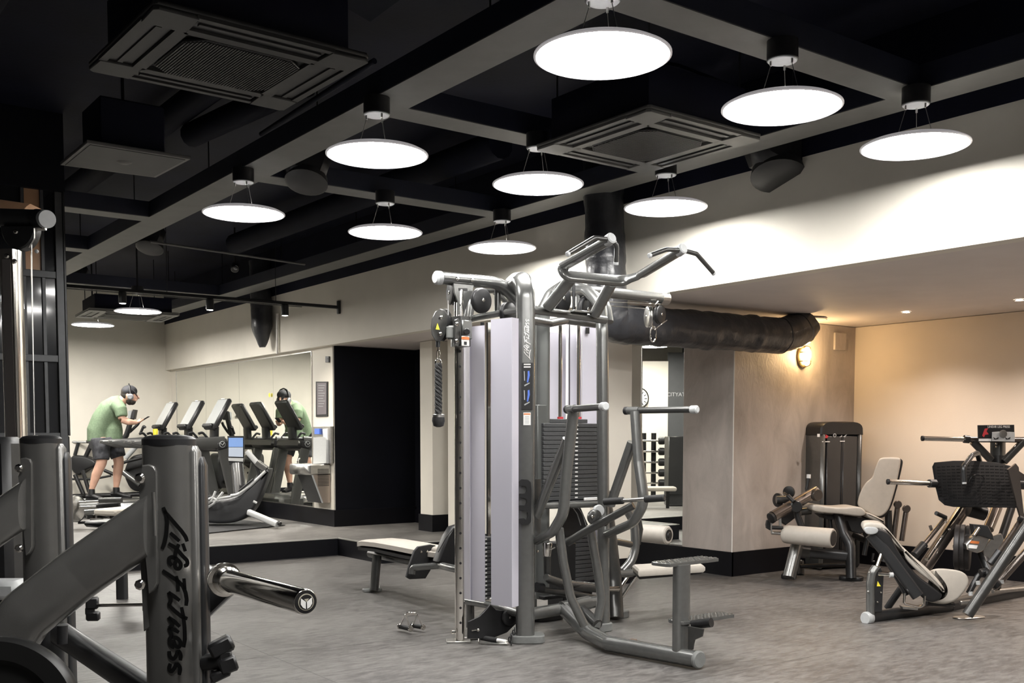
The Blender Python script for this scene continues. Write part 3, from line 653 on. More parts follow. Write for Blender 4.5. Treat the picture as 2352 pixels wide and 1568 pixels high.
m = MB(); m.tube([P(1592, 1434, Y=4.25), P(1634, 1429, Y=4.13)], .028, n=14); part('step_stub', m, BLACK, TW)
m = MB(); m.prism([V((4.43, y, z)) for y, z in ((4.24, .11), (4.205, .11), (4.20, .14), (4.19, .17), (4.13, .20), (4.12, .245), (4.24, .245))], (.012, 0, 0), .002); part('gusset', m, GREY, TW)
m = MB(); m.tube([V((4.455, 4.245, .11)), V((4.455, 4.245, .24))], .008, n=8); part('gusset_rod', m, STEEL, TW)
# lever legs with grip bar and cam
tt([(1284, 1213, 5.22), (1294, 1290, 5.22), (1311, 1372, 5.2), (1348, 1448, 5.15)], .030, 'lever_leg', fil=.25, n=18)
tt([(1356, 1215, 5.22), (1374, 1320, 5.22), (1382, 1378, 5.2), (1369, 1440, 5.2)], .030, 'lever_leg', fil=.15, n=18)
tt([(1303, 1246, 5.25), (1345, 1220, 5.12), (1400, 1190, 4.98), (1455, 1160, 4.85)], .026, 'lever_arm', mm=GREY, n=16)
p0 = P(1387, 1152, Y=5.05); p1 = P(1527, 1143, Y=4.65); d = (p1 - p0)
m = MB(); m.tube([p0, p1], .013, n=14); gb = part('grip_bar', m, STEEL, TW)
for s0, s1 in ((0, .33), (.68, 1)):
    m = MB(); m.cyl(p0 + d * s0, p0 + d * s1, .023, 16, bev=.004); part('rubber_grip', m, GRIP, gb)
c = P(1363, 1187, Y=5.10); m = MB(); m.lathe(c, (-.2, -1, 0), [(0, .045), (.004, .05), (.024, .05), (.028, .045)], 26); m.lathe(P(1385, 1196, Y=5.06), (-.2, -1, 0), [(0, .03), (.003, .034), (.024, .034), (.028, .03)], 22); cam_ = part('cam_plate', m, GREY, TW)
m = MB(); bolt(m, P(1361, 1186, Y=5.065), (-.2, -1, 0), .012, .01); part('cam_bolt', m, CHROME, cam_)
m = MB(); bolt(m, P(1363, 1174, Y=5.065), (-.2, -1, 0), .006, .008); part('cam_bolt', m, CHROME, cam_)
m = MB(); m.lathe(P(1372, 1172, Y=5.16), (-.2, -1, 0), [(0, .036), (.02, .040), (.03, .036)], 22); part('cam_disc', m, CAPG, TW)
# steel swivel, bent seat tubes and belts behind
m = MB(); m.lathe(P(1257, 1258, Y=5.3), (.05, 0, 1), [(-.055, .022), (-.05, .026), (.03, .032), (.034, .03)], 18); m.tube([P(1262, 1262, Y=5.28), P(1275, 1256, Y=5.26)], .008, n=8); part('swivel_bush', m, CHROME, TW)
tt([(1257, 1262, 5.45), (1257, 1330, 5.45), (1300, 1345, 5.6), (1368, 1352, 5.6)], .026, 'seat_tube', mm=GREY, fil=.07)
tt([(1254, 1325, 5.4), (1290, 1337, 5.5), (1368, 1345, 5.7)], .022, 'seat_tube', fil=.05)
tt([(1234, 1352, 5.5), (1300, 1362, 5.5), (1370, 1374, 5.5)], .024, 'seat_tube', mm=GREY)
tt([(1232, 1348, 5.48), (1246, 1350, 5.48)], .034, 'tube_collar', mm=BLACK)
m = MB(); m.box(P(1265, 1360, Y=5.7) + V((.1, 0, -.02)), (.45, .16, .03), None, .008); part('ramp_plate', m, BLACK, TW)
m = MB(); m.prism([P(x, y, Y=5.85) for x, y in ((1297, 1165), (1335, 1165), (1352, 1205), (1330, 1225), (1300, 1235), (1285, 1200))], (0, .05, 0), .008); part('black_guard', m, BLACK, TW)
for o in (0, 12):
    tt([(1316 + o, 1166, 5.80), (1326 + o, 1180, 5.8), (1334 + o, 1206, 5.8)], .004, 'belt_edge', mm=CAPG, fil=.02, n=6)
m = MB(); m.prism([P(x, y, Y=5.82) for x, y in ((1362, 1222), (1378, 1210), (1378, 1290), (1372, 1290))], (0, .005, 0)); part('shroud', m, FROST, TW)
m = MB(); m.box(P(1290, 1320, Y=6.0), (.12, .2, .5), None, .01); part('inner_block', m, BLACK, TW)
# foot of the rail: curved pulley guard and low pulley
m = MB(); m.prism([P(x, y, Y=5.55) for x, y in ((1075, 1466), (1076, 1428), (1084, 1424), (1102, 1415), (1118, 1398), (1127, 1388), (1140, 1400), (1176, 1404), (1190, 1410), (1190, 1428), (1165, 1452), (1130, 1466))][::-1], (0, .015, 0), .003); part('pulley_guard', m, BLACK, TW)
pulley(P(1170, 1417, Y=5.53), (-.1, -1, 0), .055, TW, .012)
m = MB(); bolt(m, P(1097, 1446, Y=5.54), (-.1, -1, 0), .012, .014); m.tube([P(1083, 1448, Y=5.54), P(1097, 1446, Y=5.54)], .004, n=6); m.cyl(P(1045, 1451, Y=5.66), P(1036, 1451, Y=5.66), .012, 10); part('guard_bolt', m, CHROME, TW)
# rear stations: low row bench and leg extension seat joined to the same frame
m = MB(); m.tube([P(x, y, Y=Y) for x, y, Y in ((866, 1278, 7.95), (861, 1352, 7.95))], .026, ry=.062, up=(0, 1, 0), n=16, sq=.4) if 0 else m.tube([P(866, 1275, Y=7.9), P(859, 1354, Y=7.9)], .05, ry=.03, up=(1, 0, 0), sq=.3, n=16)
bl = part('bench_leg', m, GREY, TW)
m = MB(); m.box(P(867, 1346, Y=7.86), (.04, .003, .03), None); part('leg_sticker', m, WHITE, bl)
b = P(855, 1358, Z=0); rubber_foot(TW, b.x, b.y, .085, .05, -10, .03)
XBEN = 4.50
def bench_pad(px, X, wd, th, name, m0):
    """pad whose upper left edge follows px in the plane X, extruded by width wd across"""
    pts = [P(x, y, X=X) for x, y in px]; m = MB(); up = V((0, 0, th))
    vs = []; n = len(pts)
    sec = [(0, -.5), (0, .25), (.12, .5), (.88, .5), (1, .25), (1, -.5)]
    for p in pts:
        for a, z in sec: vs.append(p + V((a * wd, 0, z * th)))
    k = len(sec); fs = [(i * k + j, i * k + (j + 1) % k, (i + 1) * k + (j + 1) % k, (i + 1) * k + j) for i in range(n - 1) for j in range(k)]
    fs.append(tuple(range(k))[::-1]); fs.append(tuple(range((n - 1) * k, n * k))); m.add(vs, fs); return part(name, m, m0, TW, ang=50)
bench_pad([(820, 1248), (830, 1246), (860, 1249), (900, 1256), (940, 1264), (975, 1270), (1010, 1274)], XBEN - .17, .34, .05, 'seat_pad', CREAM)
bench_pad([(822, 1258), (860, 1262), (920, 1276), (1000, 1290)], XBEN - .155, .31, .035, 'seat_base', BLACK)
m = MB(); m.tube([P(850, 1271, X=XBEN), P(960, 1292, X=XBEN), P(1040, 1300, X=XBEN), V((XBEN, 6.1, .28))], .034, n=14); part('bench_beam', m, GREY, TW)
fp = [(961, 1255), (990, 1250), (1001, 1252), (1000, 1262), (989, 1310), (978, 1328), (942, 1330), (934, 1325), (940, 1300), (952, 1265)]
m = MB(); m.prism([P(x, y, Y=6.95 + .0 * y) for x, y in fp], (.0, .025, 0), .004); ft = part('foot_plate', m, GRIP, TW)
for q in ((967, 1267), (981, 1266)): m = MB(); bolt(m, P(*q, Y=6.945), (0, -1, 0), .010, .004); part('foot_plate_bolt', m, CHROME, ft)
m = MB(); m.tube([P(946, 1318, Y=6.90), P(948, 1303, Y=6.90), P(1012, 1298, X=4.25)], .026, fil=.03, n=14); m.tube([P(1012, 1298, X=4.25), P(1045, 1306, Y=6.3), P(1100, 1315, Y=6.1)], .028, n=14); part('foot_plate_tube', m, SILVER, TW)
m = MB(); m.prism([P(x, y, Y=6.6) for x, y in ((1009, 1290), (1018, 1262), (1030, 1232), (1044, 1210), (1060, 1205), (1060, 1300), (1030, 1296))], (.0, .10, 0), .01); part('black_shroud', m, BLACK, TW)
m = MB(); m.tube([P(1006, 1268, Y=6.6), P(1024, 1235, Y=6.6), P(1042, 1212, Y=6.6)], .005, n=6); part('cable', m, BLACK, TW)
m = MB(); m.lathe(P(1008, 1277, Y=6.7), (-1, 0, 0), [(-.01, .02), (.02, .02)], 14); part('tube_knuckle', m, BLACK, TW)
m = MB(); m.ball(P(1001, 1263, Y=6.9), .05, 16, (.6, .9, .6)); part('seat_pad_nose', m, CREAM, TW)
# leg extension seat at the back right
YS = 5.9
def tt2(pts, r, name, mm=SILVER, **k):
    m = MB(); m.tube([P(x, y, Y=Y) for x, y, Y in pts], r, **k); return part(name, m, mm, TW)
tt2([(1437, 1165, 6.0), (1457, 1200, 6.0), (1460, 1260, 6.0), (1450, 1290, 6.0), (1430, 1312, 6.0)], .035, 'seat_frame', fil=.2, n=16)
tt2([(1400, 1240, 5.9), (1448, 1250, 5.95)], .026, 'seat_frame', GREY, n=12)
tt2([(1420, 1318, 5.75), (1456, 1316, 5.75)], .024, 'seat_frame', n=14)
tt2([(1456, 1316, 5.75), (1470, 1314, 5.75)], .03, 'tube_collar', BLACK, n=14)
tt2([(1428, 1372, 5.8), (1462, 1322, 5.75)], .012, 'strut_rod', CHROME, n=10); tt2([(1424, 1352, 5.9), (1450, 1312, 5.9)], .012, 'strut_rod', CHROME, n=10)
tt2([(1395, 1352, 5.6), (1420, 1352, 5.6)], .02, 'strut_rod', CHROME, n=10)
# seat pad runs towards +x
a = P(1452, 1312, Z=.42); pad = [V((a.x, a.y, .42))]
def slab(c0, c1, c2, z, th, name, mm, bev=.012):
    p = [P(x, y, Z=z) for x, y in (c0, c1, c2)]; ex = p[1] - p[0]; ey = p[2] - p[0]; q = [p[0], p[0] + ex, p[0] + ex + ey, p[0] + ey]
    m = MB(); m.prism([v - V((0, 0, th)) for v in q], (0, 0, th), bev); return part(name, m, mm, TW)
slab((1466, 1308), (1620, 1298), (1452, 1296), .43, .05, 'seat_pad', CREAM, .014)
slab((1468, 1319), (1612, 1307), (1454, 1306), .38, .035, 'seat_base', BLACK, .006)
m = MB(); m.tube([P(1500, 1307, Y=5.8) - V((.05, 0, .01)), P(1430, 1318, Y=5.8)], .03, n=12); part('seat_beam', m, GREY, TW)
# roller
c0 = P(1475, 1224, Y=6.3); c1 = P(1536, 1229, Y=6.05); d = (c1 - c0).normalized(); L_ = (c1 - c0).length
m = MB(); m.lathe(c0, d, [(0, .058), (.012, .074), (L_ - .012, .076), (L_, .066)], 30); rl = part('foam_roller', m, CREAM, TW)
m = MB(); m.lathe(c1 - d * .003, d, [(0, .05), (.006, .048)], 26); m.lathe(c1 + d * .003, d, [(0, .028), (.008, .02)], 20); part('roller_cap', m, BLACK, rl)
m = MB(); m.cyl(c0 - d * .1, c0, .016, 12); part('roller_axle', m, BLACK, rl)
tt2([(1467, 1190, 6.1), (1472, 1215, 6.1), (1466, 1250, 6.1)], .02, 'roller_bracket', GREY, n=10)
# script lettering helper: strokes given on a unit strip (x across the letters' height, y along the writing)
def rope_attachment():
    t = thing('triceps_rope', 'twisted black rope with rubber end hanging from the left pulley of the tower', 'rope handle', P(1006, 970, Y=5.62))
    top = P(1007, 835, Y=5.62); bot = P(1007, 950, Y=5.62)
    m = MB()
    for ph in (0, 2.09, 4.19):
        pts = []
        for k in range(90):
            s = k / 89; a = ph + s * 26; r = .0125
            c = top.lerp(bot, s); pts.append(c + V((math.cos(a) * r, math.sin(a) * r, 0)))
        mm = MB(); mm.tube(pts, .0125, n=6); part('rope_strand', mm, mat('black_white_rope', (0.03, 0.03, 0.03), .8, noise=.5, nscale=300), t)
    m = MB(); m.lathe(bot + V((0, 0, -.085)), (0, 0, 1), [(0, .012), (.008, .032), (.04, .041), (.07, .038), (.085, .022)], 26); part('rope_end', m, GRIP, t)
    m = MB(); m.lathe(bot + V((0, 0, -.022)), (0, 0, 1), [(0, .040), (.016, .040), (.022, .024)], 26); part('end_band', m, STEEL, t)
    m = MB(); m.tube(ring(P(1007, 815, Y=5.62), (-.5, -1, 0), .010, .032, 0), .0035, n=8, caps=False); m.tube(ring(P(1007, 833, Y=5.62), (-.5, -1, 0), .018, .022, 0), .005, n=8, caps=False); m.cyl(P(1007, 797, Y=5.62), P(1007, 806, Y=5.62), .005, 8); part('snap_link', m, CHROME, t)
rope_attachment()

# ================================================================== helpers for things given by what the frame shows at a depth
def T(par, name, mm, pts, rp, fil=0.0, label=None, **k):
    D = sum(p[2] for p in pts) / len(pts); m = MB()
    if 'ryp' in k: k['ry'] = k.pop('ryp') * D / F
    m.tube([P(x, y, D=d) for x, y, d in pts], rp * D / F, fil=fil * D / F, **k); return part(name, m, mm, par, label)
def PR(par, name, mm, pts, D, depth, bev=0.004, dirv=None, **k):
    m = MB(); d = V(dirv) if dirv is not None else V((FW.x, FW.y, 0)).normalized()
    q = [P(x, y, D=(p[0] if p else D)) for x, y, *p in pts]
    if any(w_ in name for w_ in ('pad', 'headrest', 'back_shell', 'hull', 'cover')): m.soft(q, d * depth, max(bev, .018), it=2)
    else: m.prism(q, d * depth, bev)
    return part(name, m, mm, par, **k)
def DISC(par, name, mm, x, y, D, rp, w, ax, **k):
    ax = V(ax).normalized(); c = P(x, y, D=D); r = rp * D / F; m = MB()
    m.lathe(c - ax * w / 2, ax, [(0, r * .86), (w * .15, r), (w * .85, r), (w, r * .86)], 28); return part(name, m, mm, par, **k)
def BOLTS(par, pts, D, r=.010, n=None, mm=None):
    for x, y in pts:
        m = MB(); bolt(m, P(x, y, D=D), n or (-FW.x, -FW.y, 0), r, .010); part('bolt', m, mm or CHROME, par)
CR = V((RT.x, RT.y, 0)); CF = V((FW.x, FW.y, 0)).normalized()
BRONZE = mat('warm_grey_enamel', (0.17, 0.145, 0.13), 0.24, 0.8, noise=0.05, coat=0.3)
BLUEGREY = mat('charcoal_enamel', (0.038, 0.039, 0.041), 0.32, 0.5, noise=0.05, coat=0.2)
# ---- leg extension machine
LE = thing('leg_extension_machine', 'leg extension machine with tall black weight tower and beige pads beside the plaster corner', 'gym machine', P(1880, 1330, Z=0))
c = P(1900, 1302, Z=0); th = math.radians(22)
fn = (-CF * math.cos(th) + CR * math.sin(th)); fr_ = V((-fn.y, fn.x, 0))     # front normal, its right
if fr_.dot(CR) < 0: fr_ = -fr_
Wt, Dt, Ht = .52, .36, 1.50
R = Matrix((fr_, -fn, V((0, 0, 1)))).transposed()
def tb(m, off, size, bev): m.box(c + fr_ * off[0] - fn * off[1] + V((0, 0, off[2])), size, R, bev)
m = MB(); tb(m, (0, 0, .70), (Wt - .04, Dt, 1.36), .03); part('tower_body', m, BLACK, LE)
for s in (-1, 1):
    m = MB(); tb(m, (s * (Wt / 2 - .03), -.02, .70), (.06, Dt + .02, 1.38), .025); part('side_cover', m, SILVER if s < 0 else GREY, LE)
m = MB(); prof = []
hw = Wt / 2 + .01
for k in range(13):
    a = math.pi * k / 12; x_ = math.copysign(abs(math.cos(a)) ** .45, math.cos(a)) * hw; z_ = 1.37 + abs(math.sin(a)) ** .5 * .135; prof.append((x_, z_))
m.prism([c + fr_ * x_ + fn * (Dt / 2 + .02) + V((0, 0, z_)) for x_, z_ in prof], -fn * (Dt + .03), .015); part('top_cap', m, BLACK, LE)
DOOR = mat('smoked_black_panel', (0.03, 0.03, 0.032), 0.3, noise=.1, coat=.3)
for s in (-1, 1):
    m = MB(); tb(m, (s * .10, -Dt / 2 - .01, .74), (.18, .02, 1.24), .008); part('front_door', m, DOOR, LE)
m = MB(); tb(m, (0, -Dt / 2 - .004, .74), (.018, .03, 1.24), .004); part('door_channel', m, BLACK, LE)
def onface(px, py): return P(px, py, L=((c + fn * (Dt / 2 + .023)).x, (c + fn * (Dt / 2 + .023)).y) and (tuple((c + fn * (Dt / 2 + .023)).xy), tuple((c + fn * (Dt / 2 + .023) + fr_).xy)))
for nm, poly, mm in (('panel_icon', [(1877, 996), (1883, 996), (1883, 1003), (1877, 1003)], WHITE), ('panel_figure', [(1893, 1006), (1897, 1000), (1895, 997), (1903, 1001), (1900, 1006)], RED), ('panel_line', [(1888, 1013), (1906, 1013), (1906, 1015), (1888, 1015)], WHITE), ('panel_line', [(1929, 1012), (1941, 1012), (1940, 1014), (1929, 1014)], WHITE), ('panel_figure', [(1927, 1004), (1934, 999), (1934, 1003)], CAPG), ('panel_figure', [(1936, 1003), (1945, 997), (1941, 1004)], CAPG)):
    m = MB(); m.prism([onface(*q) for q in poly], fn * .001); part(nm, m, mm, LE)
m = MB(); m.lathe(onface(1917, 999.5), fn, [(0, .020), (.002, .020)], 22); part('round_badge', m, CAPG, LE)
m = MB(); m.lathe(onface(1917, 999.5) + fn * .002, fn, [(0, .012), (.001, .012)], 18); part('badge_centre', m, BLACK, LE)
T(LE, 'front_leg', SILVER, [(1833, 1243, 9.85), (1812, 1326, 9.75)], 13, n=16, sq=.4)
T(LE, 'front_leg', BLUEGREY, [(1924, 1178, 9.9), (1938, 1225, 9.85), (1953, 1250, 9.8), (1955, 1328, 9.75)], 11.5, fil=40, n=18)
b = P(1812, 1327, Z=0); rubber_foot(LE, b.x, b.y, .11, .07, 35, .04, m=BLACK); b = P(1955, 1332, Z=0); rubber_foot(LE, b.x, b.y, .11, .07, -60, .04, m=BLACK)
T(LE, 'cross_beam', BLUEGREY, [(1850, 1268, 9.9), (1952, 1277, 9.8)], 12, n=16, sq=.5)
T(LE, 'beam_socket', GREY, [(1833, 1266, 9.9), (1858, 1268, 9.9)], 14, n=16, sq=.5)
T(LE, 'lower_rail', BLACK, [(1838, 1300, 10.1), (1950, 1296, 10.1)], 5, n=10)
T(LE, 'tower_foot', BLUEGREY, [(1838, 1290, 10.3), (1838, 1322, 10.2)], 9, n=14)
# seat pad and back pad
def padbox(par, name, mm, a, b, D, thp, dep, bev=.02, tilt=0):
    p = P(*a, D=D); q = P(*b, D=D); ex = (q - p); L_ = ex.length; ex.normalize(); ey = (CF - ex * CF.dot(ex)).normalized(); ez = ex.cross(ey)
    if ez.z < 0: ez = -ez
    Rm = Matrix((ex, ey, ez)).transposed(); m = MB(); m.box((p + q) / 2 + ey * dep / 2, (L_, dep, thp * D / F), Rm, bev); return part(name, m, mm, par)
PR(LE, 'seat_pad', CREAM, [(1866, 1166), (1869, 1160), (1878, 1159), (1905, 1164), (1935, 1166), (1965, 1163), (1980, 1165), (1990, 1174), (1988, 1183), (1975, 1186), (1930, 1180), (1885, 1177), (1868, 1173)], 9.75, .36, .012)
PR(LE, 'seat_pad', CREAM, [(1990, 1175), (2010, 1183), (2032, 1195), (2034, 1201), (2022, 1200), (1990, 1187)], 9.8, .3, .008)
PR(LE, 'seat_pan', BLACK, [(1885, 1181), (1985, 1188), (2030, 1200), (2035, 1206), (2010, 1215), (1975, 1226), (1955, 1220), (1945, 1195), (1900, 1192)], 9.9, .25, .008)
PR(LE, 'back_pad', CREAM, [(2018, 1053), (2030, 1050), (2062, 1050), (2070, 1055), (2060, 1105), (2048, 1150), (2038, 1175), (2022, 1187), (2006, 1184), (1985, 1172), (1968, 1160), (1972, 1140), (1980, 1120), (1990, 1106), (2003, 1097), (2008, 1080)], 10.0, .09, .018, dirv=CF * .6 + CR * .25)
PR(LE, 'back_shell', BLACK, [(2030, 1052), (2066, 1051), (2074, 1056), (2075, 1064), (2065, 1108), (2052, 1155), (2040, 1180), (2028, 1190), (2010, 1188)], 10.12, .03, .006)
for a, b in (((2062, 1158), (2052, 1240)), ((2082, 1168), (2071, 1242))):
    T(LE, 'link_bar', BRONZE, [(*a, 10.2), (*b, 10.2)], 6, n=10); DISC(LE, 'link_pivot', BRONZE, a[0], a[1], 10.18, 9, .03, CF)
T(LE, 'back_post', BLACK, [(2040, 1172, 10.2), (2042, 1225, 10.2)], 8, n=12)
T(LE, 'rear_brace', BLUEGREY, [(1975, 1195, 10.1), (1992, 1235, 10.1), (1985, 1275, 10.1)], 6, n=10)
T(LE, 'rear_frame', BLACK, [(1960, 1225, 10.3), (2010, 1250, 10.2), (2040, 1262, 10.1), (2030, 1290, 10.1)], 9, n=12)
T(LE, 'hook_lever', BLACK, [(2006, 1270, 9.7), (2003, 1288, 9.7), (2008, 1289, 9.7)], 3, n=8)
# roller
c0 = P(1799, 1226, D=9.75); c1 = P(1914, 1236, D=9.45); d = (c1 - c0).normalized(); L_ = (c1 - c0).length
m = MB(); m.lathe(c0, d, [(0, .060), (.015, .080), (.04, .086), (L_ - .01, .090), (L_, .082)], 34); rl = part('foam_roller', m, CREAM, LE)
m = MB(); m.lathe(c1 + d * .001, d, [(-.004, .070), (.004, .068)], 28); part('roller_cap', m, BLACK, rl)
T(LE, 'roller_axle', STEEL, [(1772, 1223, 9.8), (1800, 1225, 9.75)], 4, n=10)
# arm, counterweight lever, discs
T(LE, 'lever_tube', BRONZE, [(1775, 1186, 9.7), (1876, 1128, 9.9)], 13, n=22)
DISC(LE, 'lever_end_cap', BLACK, 1772, 1189, 9.68, 13, .03, P(1775, 1186, D=9.7) - P(1876, 1128, D=9.9))
DISC(LE, 'pivot_disc', mat('bronze_disc', (.09, .075, .065), .4, .5, noise=.05), 1873, 1136, 9.85, 14, .09, CF * .9 - CR * .3)
T(LE, 'start_lever', BLACK, [(1853, 1124, 9.8), (1857, 1098, 9.8)], 4.5, n=12)
T(LE, 'lever_knob', WHITE, [(1857, 1098, 9.8), (1857.5, 1089, 9.8)], 4.8, n=12, label='white lever tip')
DISC(LE, 'cam_disc', BLACK, 1812, 1130, 10.0, 14, .03, (1, .2, 0)); DISC(LE, 'cam_disc', BLACK, 1787, 1148, 9.95, 16, .03, CF * .5 + CR)
T(LE, 'axle_drum', GREY, [(1783, 1147, 9.9), (1815, 1146, 9.9)], 9, n=18)
T(LE, 'adjust_lever', CHROME, [(1800, 1132, 9.8), (1812, 1140, 9.75)], 3, n=8); T(LE, 'adjust_grip', BLACK, [(1810, 1138, 9.75), (1824, 1152, 9.7)], 5, n=10)
T(LE, 'swing_arm', BLUEGREY, [(1826, 1155, 9.8), (1832, 1185, 9.8), (1842, 1212, 9.8)], 7.5, fil=20, n=14); DISC(LE, 'arm_pivot', BLUEGREY, 1828, 1163, 9.75, 14, .06, CF)
PR(LE, 'foot_bracket', STEEL, [(1789, 1180), (1794, 1180), (1796, 1212), (1790, 1212)], 9.7, .02, .002)
PR(LE, 'foot_bracket', STEEL, [(1771, 1200), (1774, 1200), (1774, 1225), (1771, 1225)], 9.7, .02, .002)
T(LE, 'bracket_axle', BLACK, [(1773, 1211, 9.7), (1798, 1212, 9.7)], 4.5, n=10)
PR(LE, 'counterweight', BLACK, [(1760, 1205), (1762, 1195), (1769, 1192), (1772, 1212), (1770, 1218), (1761, 1213)], 9.8, .05, .006)
PR(LE, 'linkage_block', BLACK, [(1795, 1165), (1820, 1150), (1826, 1190), (1805, 1206), (1794, 1198)], 9.95, .1, .01)
T(LE, 'seat_link', GREY, [(1838, 1175, 9.95), (1862, 1172, 9.95)], 9, n=12)
T(LE, 'seat_spring', BLACK, [(1905, 1185, 9.95), (1908, 1215, 9.95)], 5, n=10)

# ---- leg press
LP = thing('leg_press', 'plate loaded leg press with black ribbed foot plate and reclined beige seat', 'gym machine', P(2120, 1410, Z=0))
RIBBED = mat('ribbed_black_rubber', (0.006, 0.006, 0.0065), 0.75, spec=.15, noise=.1)
# foot plate: reclined slab facing the seat
fpx = [(2141, 1072, 8.3), (2146, 1062, 8.32), (2190, 1058, 8.3), (2240, 1058, 8.25), (2290, 1062, 8.18), (2322, 1070, 8.1), (2330, 1078, 8.08), (2338, 1158, 7.9), (2334, 1166, 7.88), (2190, 1164, 8.02), (2170, 1160, 8.05), (2156, 1148, 8.08), (2149, 1120, 8.18)]
m = MB(); pts = [P(x, y, D=d) for x, y, d in fpx]; m.prism(pts, CF * .05 + CR * .02, .006); fpl = part('foot_plate', m, RIBBED, LP)
m = MB()
for i in range(13):
    for j in range(16):
        u = (j + .5) / 16; v = (i + .5) / 13; x = 2150 + u * 178 + v * 6; y = 1066 + v * 96 + (u - .5) ** 2 * 14 * (1 - v)
        if x < 2153 + max(0, (v - .5)) * 30: continue
        D = 8.31 - u * .21 - v * .23; q = P(x, y, D=D - .045)
        m.box(q, (.024, .010, .006), Matrix((CR, -CF, V((0, 0, 1)))).transposed(), 0)
part('rib_pattern', m, RIBBED, fpl, kind='stuff')
m = MB(); cc = P(2244, 1112, D=8.13) - CF * .006; u_ = CR; v_ = V((0, 0, 1)); m.tube([cc + u_ * (math.cos(a * .2618) * .068) + v_ * (math.sin(a * .2618) * .078) for a in range(25)], .004, n=6, caps=False); part('embossed_ring', m, BLACK, fpl)
T(LP, 'safety_handle', BLUEGREY, [(2215, 1108, 8.0), (2213, 1072, 8.0), (2232, 1046, 8.1), (2245, 1040, 8.2), (2250, 1060, 8.3)], 6, fil=16, n=14)
T(LP, 'handle_tip', CAPG, [(2215, 1107, 7.99), (2215, 1111, 7.99)], 5, n=12)
T(LP, 'weight_horn', CHROME, [(2040, 1106, 8.0), (2138, 1110, 8.15)], 6, n=18); T(LP, 'horn_collar', BLUEGREY, [(2134, 1110, 8.15), (2148, 1110, 8.17)], 9.5, n=18); DISC(LP, 'horn_end', BLACK, 2040, 1106, 8.0, 6.6, .02, CR)
T(LP, 'horn_collar', BLUEGREY, [(2334, 1112, 8.0), (2372, 1114, 8.0)], 11, n=18)
T(LP, 'top_bar', CHROME, [(2120, 1006.5, 8.7), (2218, 1009, 8.7)], 5.5, n=18); DISC(LP, 'bar_end', BLACK, 2119, 1006.5, 8.7, 6.2, .02, CR); T(LP, 'bar_collar', BLUEGREY, [(2214, 1008, 8.7), (2226, 1009, 8.7)], 9, n=18)
T(LP, 'top_bar', BRONZE, [(2226, 1009, 8.7), (2380, 1010, 8.7)], 6.5, n=18)
T(LP, 'mast', GREY, [(2292, 1000, 8.8), (2292, 1075, 8.8)], 14, n=18, sq=.5); T(LP, 'mast_socket', BLACK, [(2290, 1046, 8.78), (2290, 1064, 8.78)], 15, n=18, sq=.5)
T(LP, 'bar_brace', GREY, [(2235, 1014, 8.7), (2276, 1056, 8.72)], 8, n=14, sq=.4); T(LP, 'bar_brace', GREY, [(2352, 1012, 8.7), (2306, 1060, 8.72)], 8, n=14, sq=.4)
BOLTS(LP, [(2288, 1019), (2288, 1026)], 8.72, .008)
PR(LP, 'placard', BLACK, [(2246, 976), (2330, 975), (2331, 1015), (2247, 1015)], 8.62, .012, .003); pla = bpy.data.objects['placard']
m = text_mb('LINEAR LEG PRESS', P(2294, 980, D=8.618), RT, V((0, 0, 1)), .026, .001, .88); part('lettering', m, WHITE, pla, kind='stuff')
PR(LP, 'placard_figure', RED, [(2256, 1000), (2262, 984), (2270, 983), (2266, 990), (2271, 997), (2263, 998), (2260, 1004)], 8.617, .001, 0)
PR(LP, 'adjuster_plate', CAPG, [(2279, 992), (2297, 991), (2331, 992), (2331, 1014), (2278, 1013)], 8.60, .006, .002); DISC(LP, 'round_dial', STEEL, 2304, 996, 8.59, 9, .006, CF)
for x in (2287, 2314): PR(LP, 'lever_mark', BLACK, [(x - 6, 1003), (x, 1007), (x + 7, 1003), (x + 6, 1008), (x - 3, 1009)], 8.595, .001, 0)
PR(LP, 'placard_strip', WHITE, [(2248, 1007), (2277, 1007), (2277, 1013), (2248, 1013)], 8.616, .001, 0)
PR(LP, 'carriage_side', BRONZE, [(2316, 1078), (2334, 1064), (2340, 1072), (2352, 1180), (2358, 1186), (2347, 1195), (2336, 1160)], 7.85, .03, .004)
PR(LP, 'carriage_side', BRONZE, [(2336, 1078), (2362, 1095), (2362, 1110), (2340, 1100)], 8.0, .03, .004)
# guide rails
for x0, y0, x1, y1, D0, D1, r, mm in ((2171, 1190, 2104, 1272, 8.2, 8.0, 5.5, BRONZE), (2216, 1166, 2122, 1305, 8.4, 8.2, 15, BRONZE), (2208, 1166, 2128, 1285, 8.3, 8.1, 5, CHROME), (2346, 1192, 2276, 1295, 7.8, 7.7, 6, BRONZE), (2366, 1196, 2222, 1412, 7.6, 7.62, 13, GREY), (2372, 1250, 2282, 1350, 7.9, 7.9, 9, BRONZE)):
    T(LP, 'guide_rail', mm, [(x0, y0, D0), (x1, y1, D1)], r, n=18)
T(LP, 'rail_bumper', BLACK, [(2122, 1250, 8.05), (2100, 1275, 8.0)], 10, n=16); T(LP, 'rail_bumper', BLUEGREY, [(2296, 1266, 7.7), (2274, 1294, 7.7)], 9, n=16)
T(LP, 'rail_clamp', BLACK, [(2150, 1178, 8.1), (2172, 1188, 8.15)], 5, n=10); T(LP, 'rail_clamp', BLACK, [(2340, 1190, 7.75), (2356, 1196, 7.75)], 7, n=10)
T(LP, 'latch_pin', BRONZE, [(2136, 1206, 8.2), (2140, 1218, 8.2)], 3.5, n=8)
BOLTS(LP, [(2172, 1198), (2163, 1232), (2148, 1258), (2180, 1215)], 8.0, .010)
b = P(2225, 1419, Z=0); rubber_foot(LP, b.x, b.y, .13, .05, -20, .012, m=STEEL)
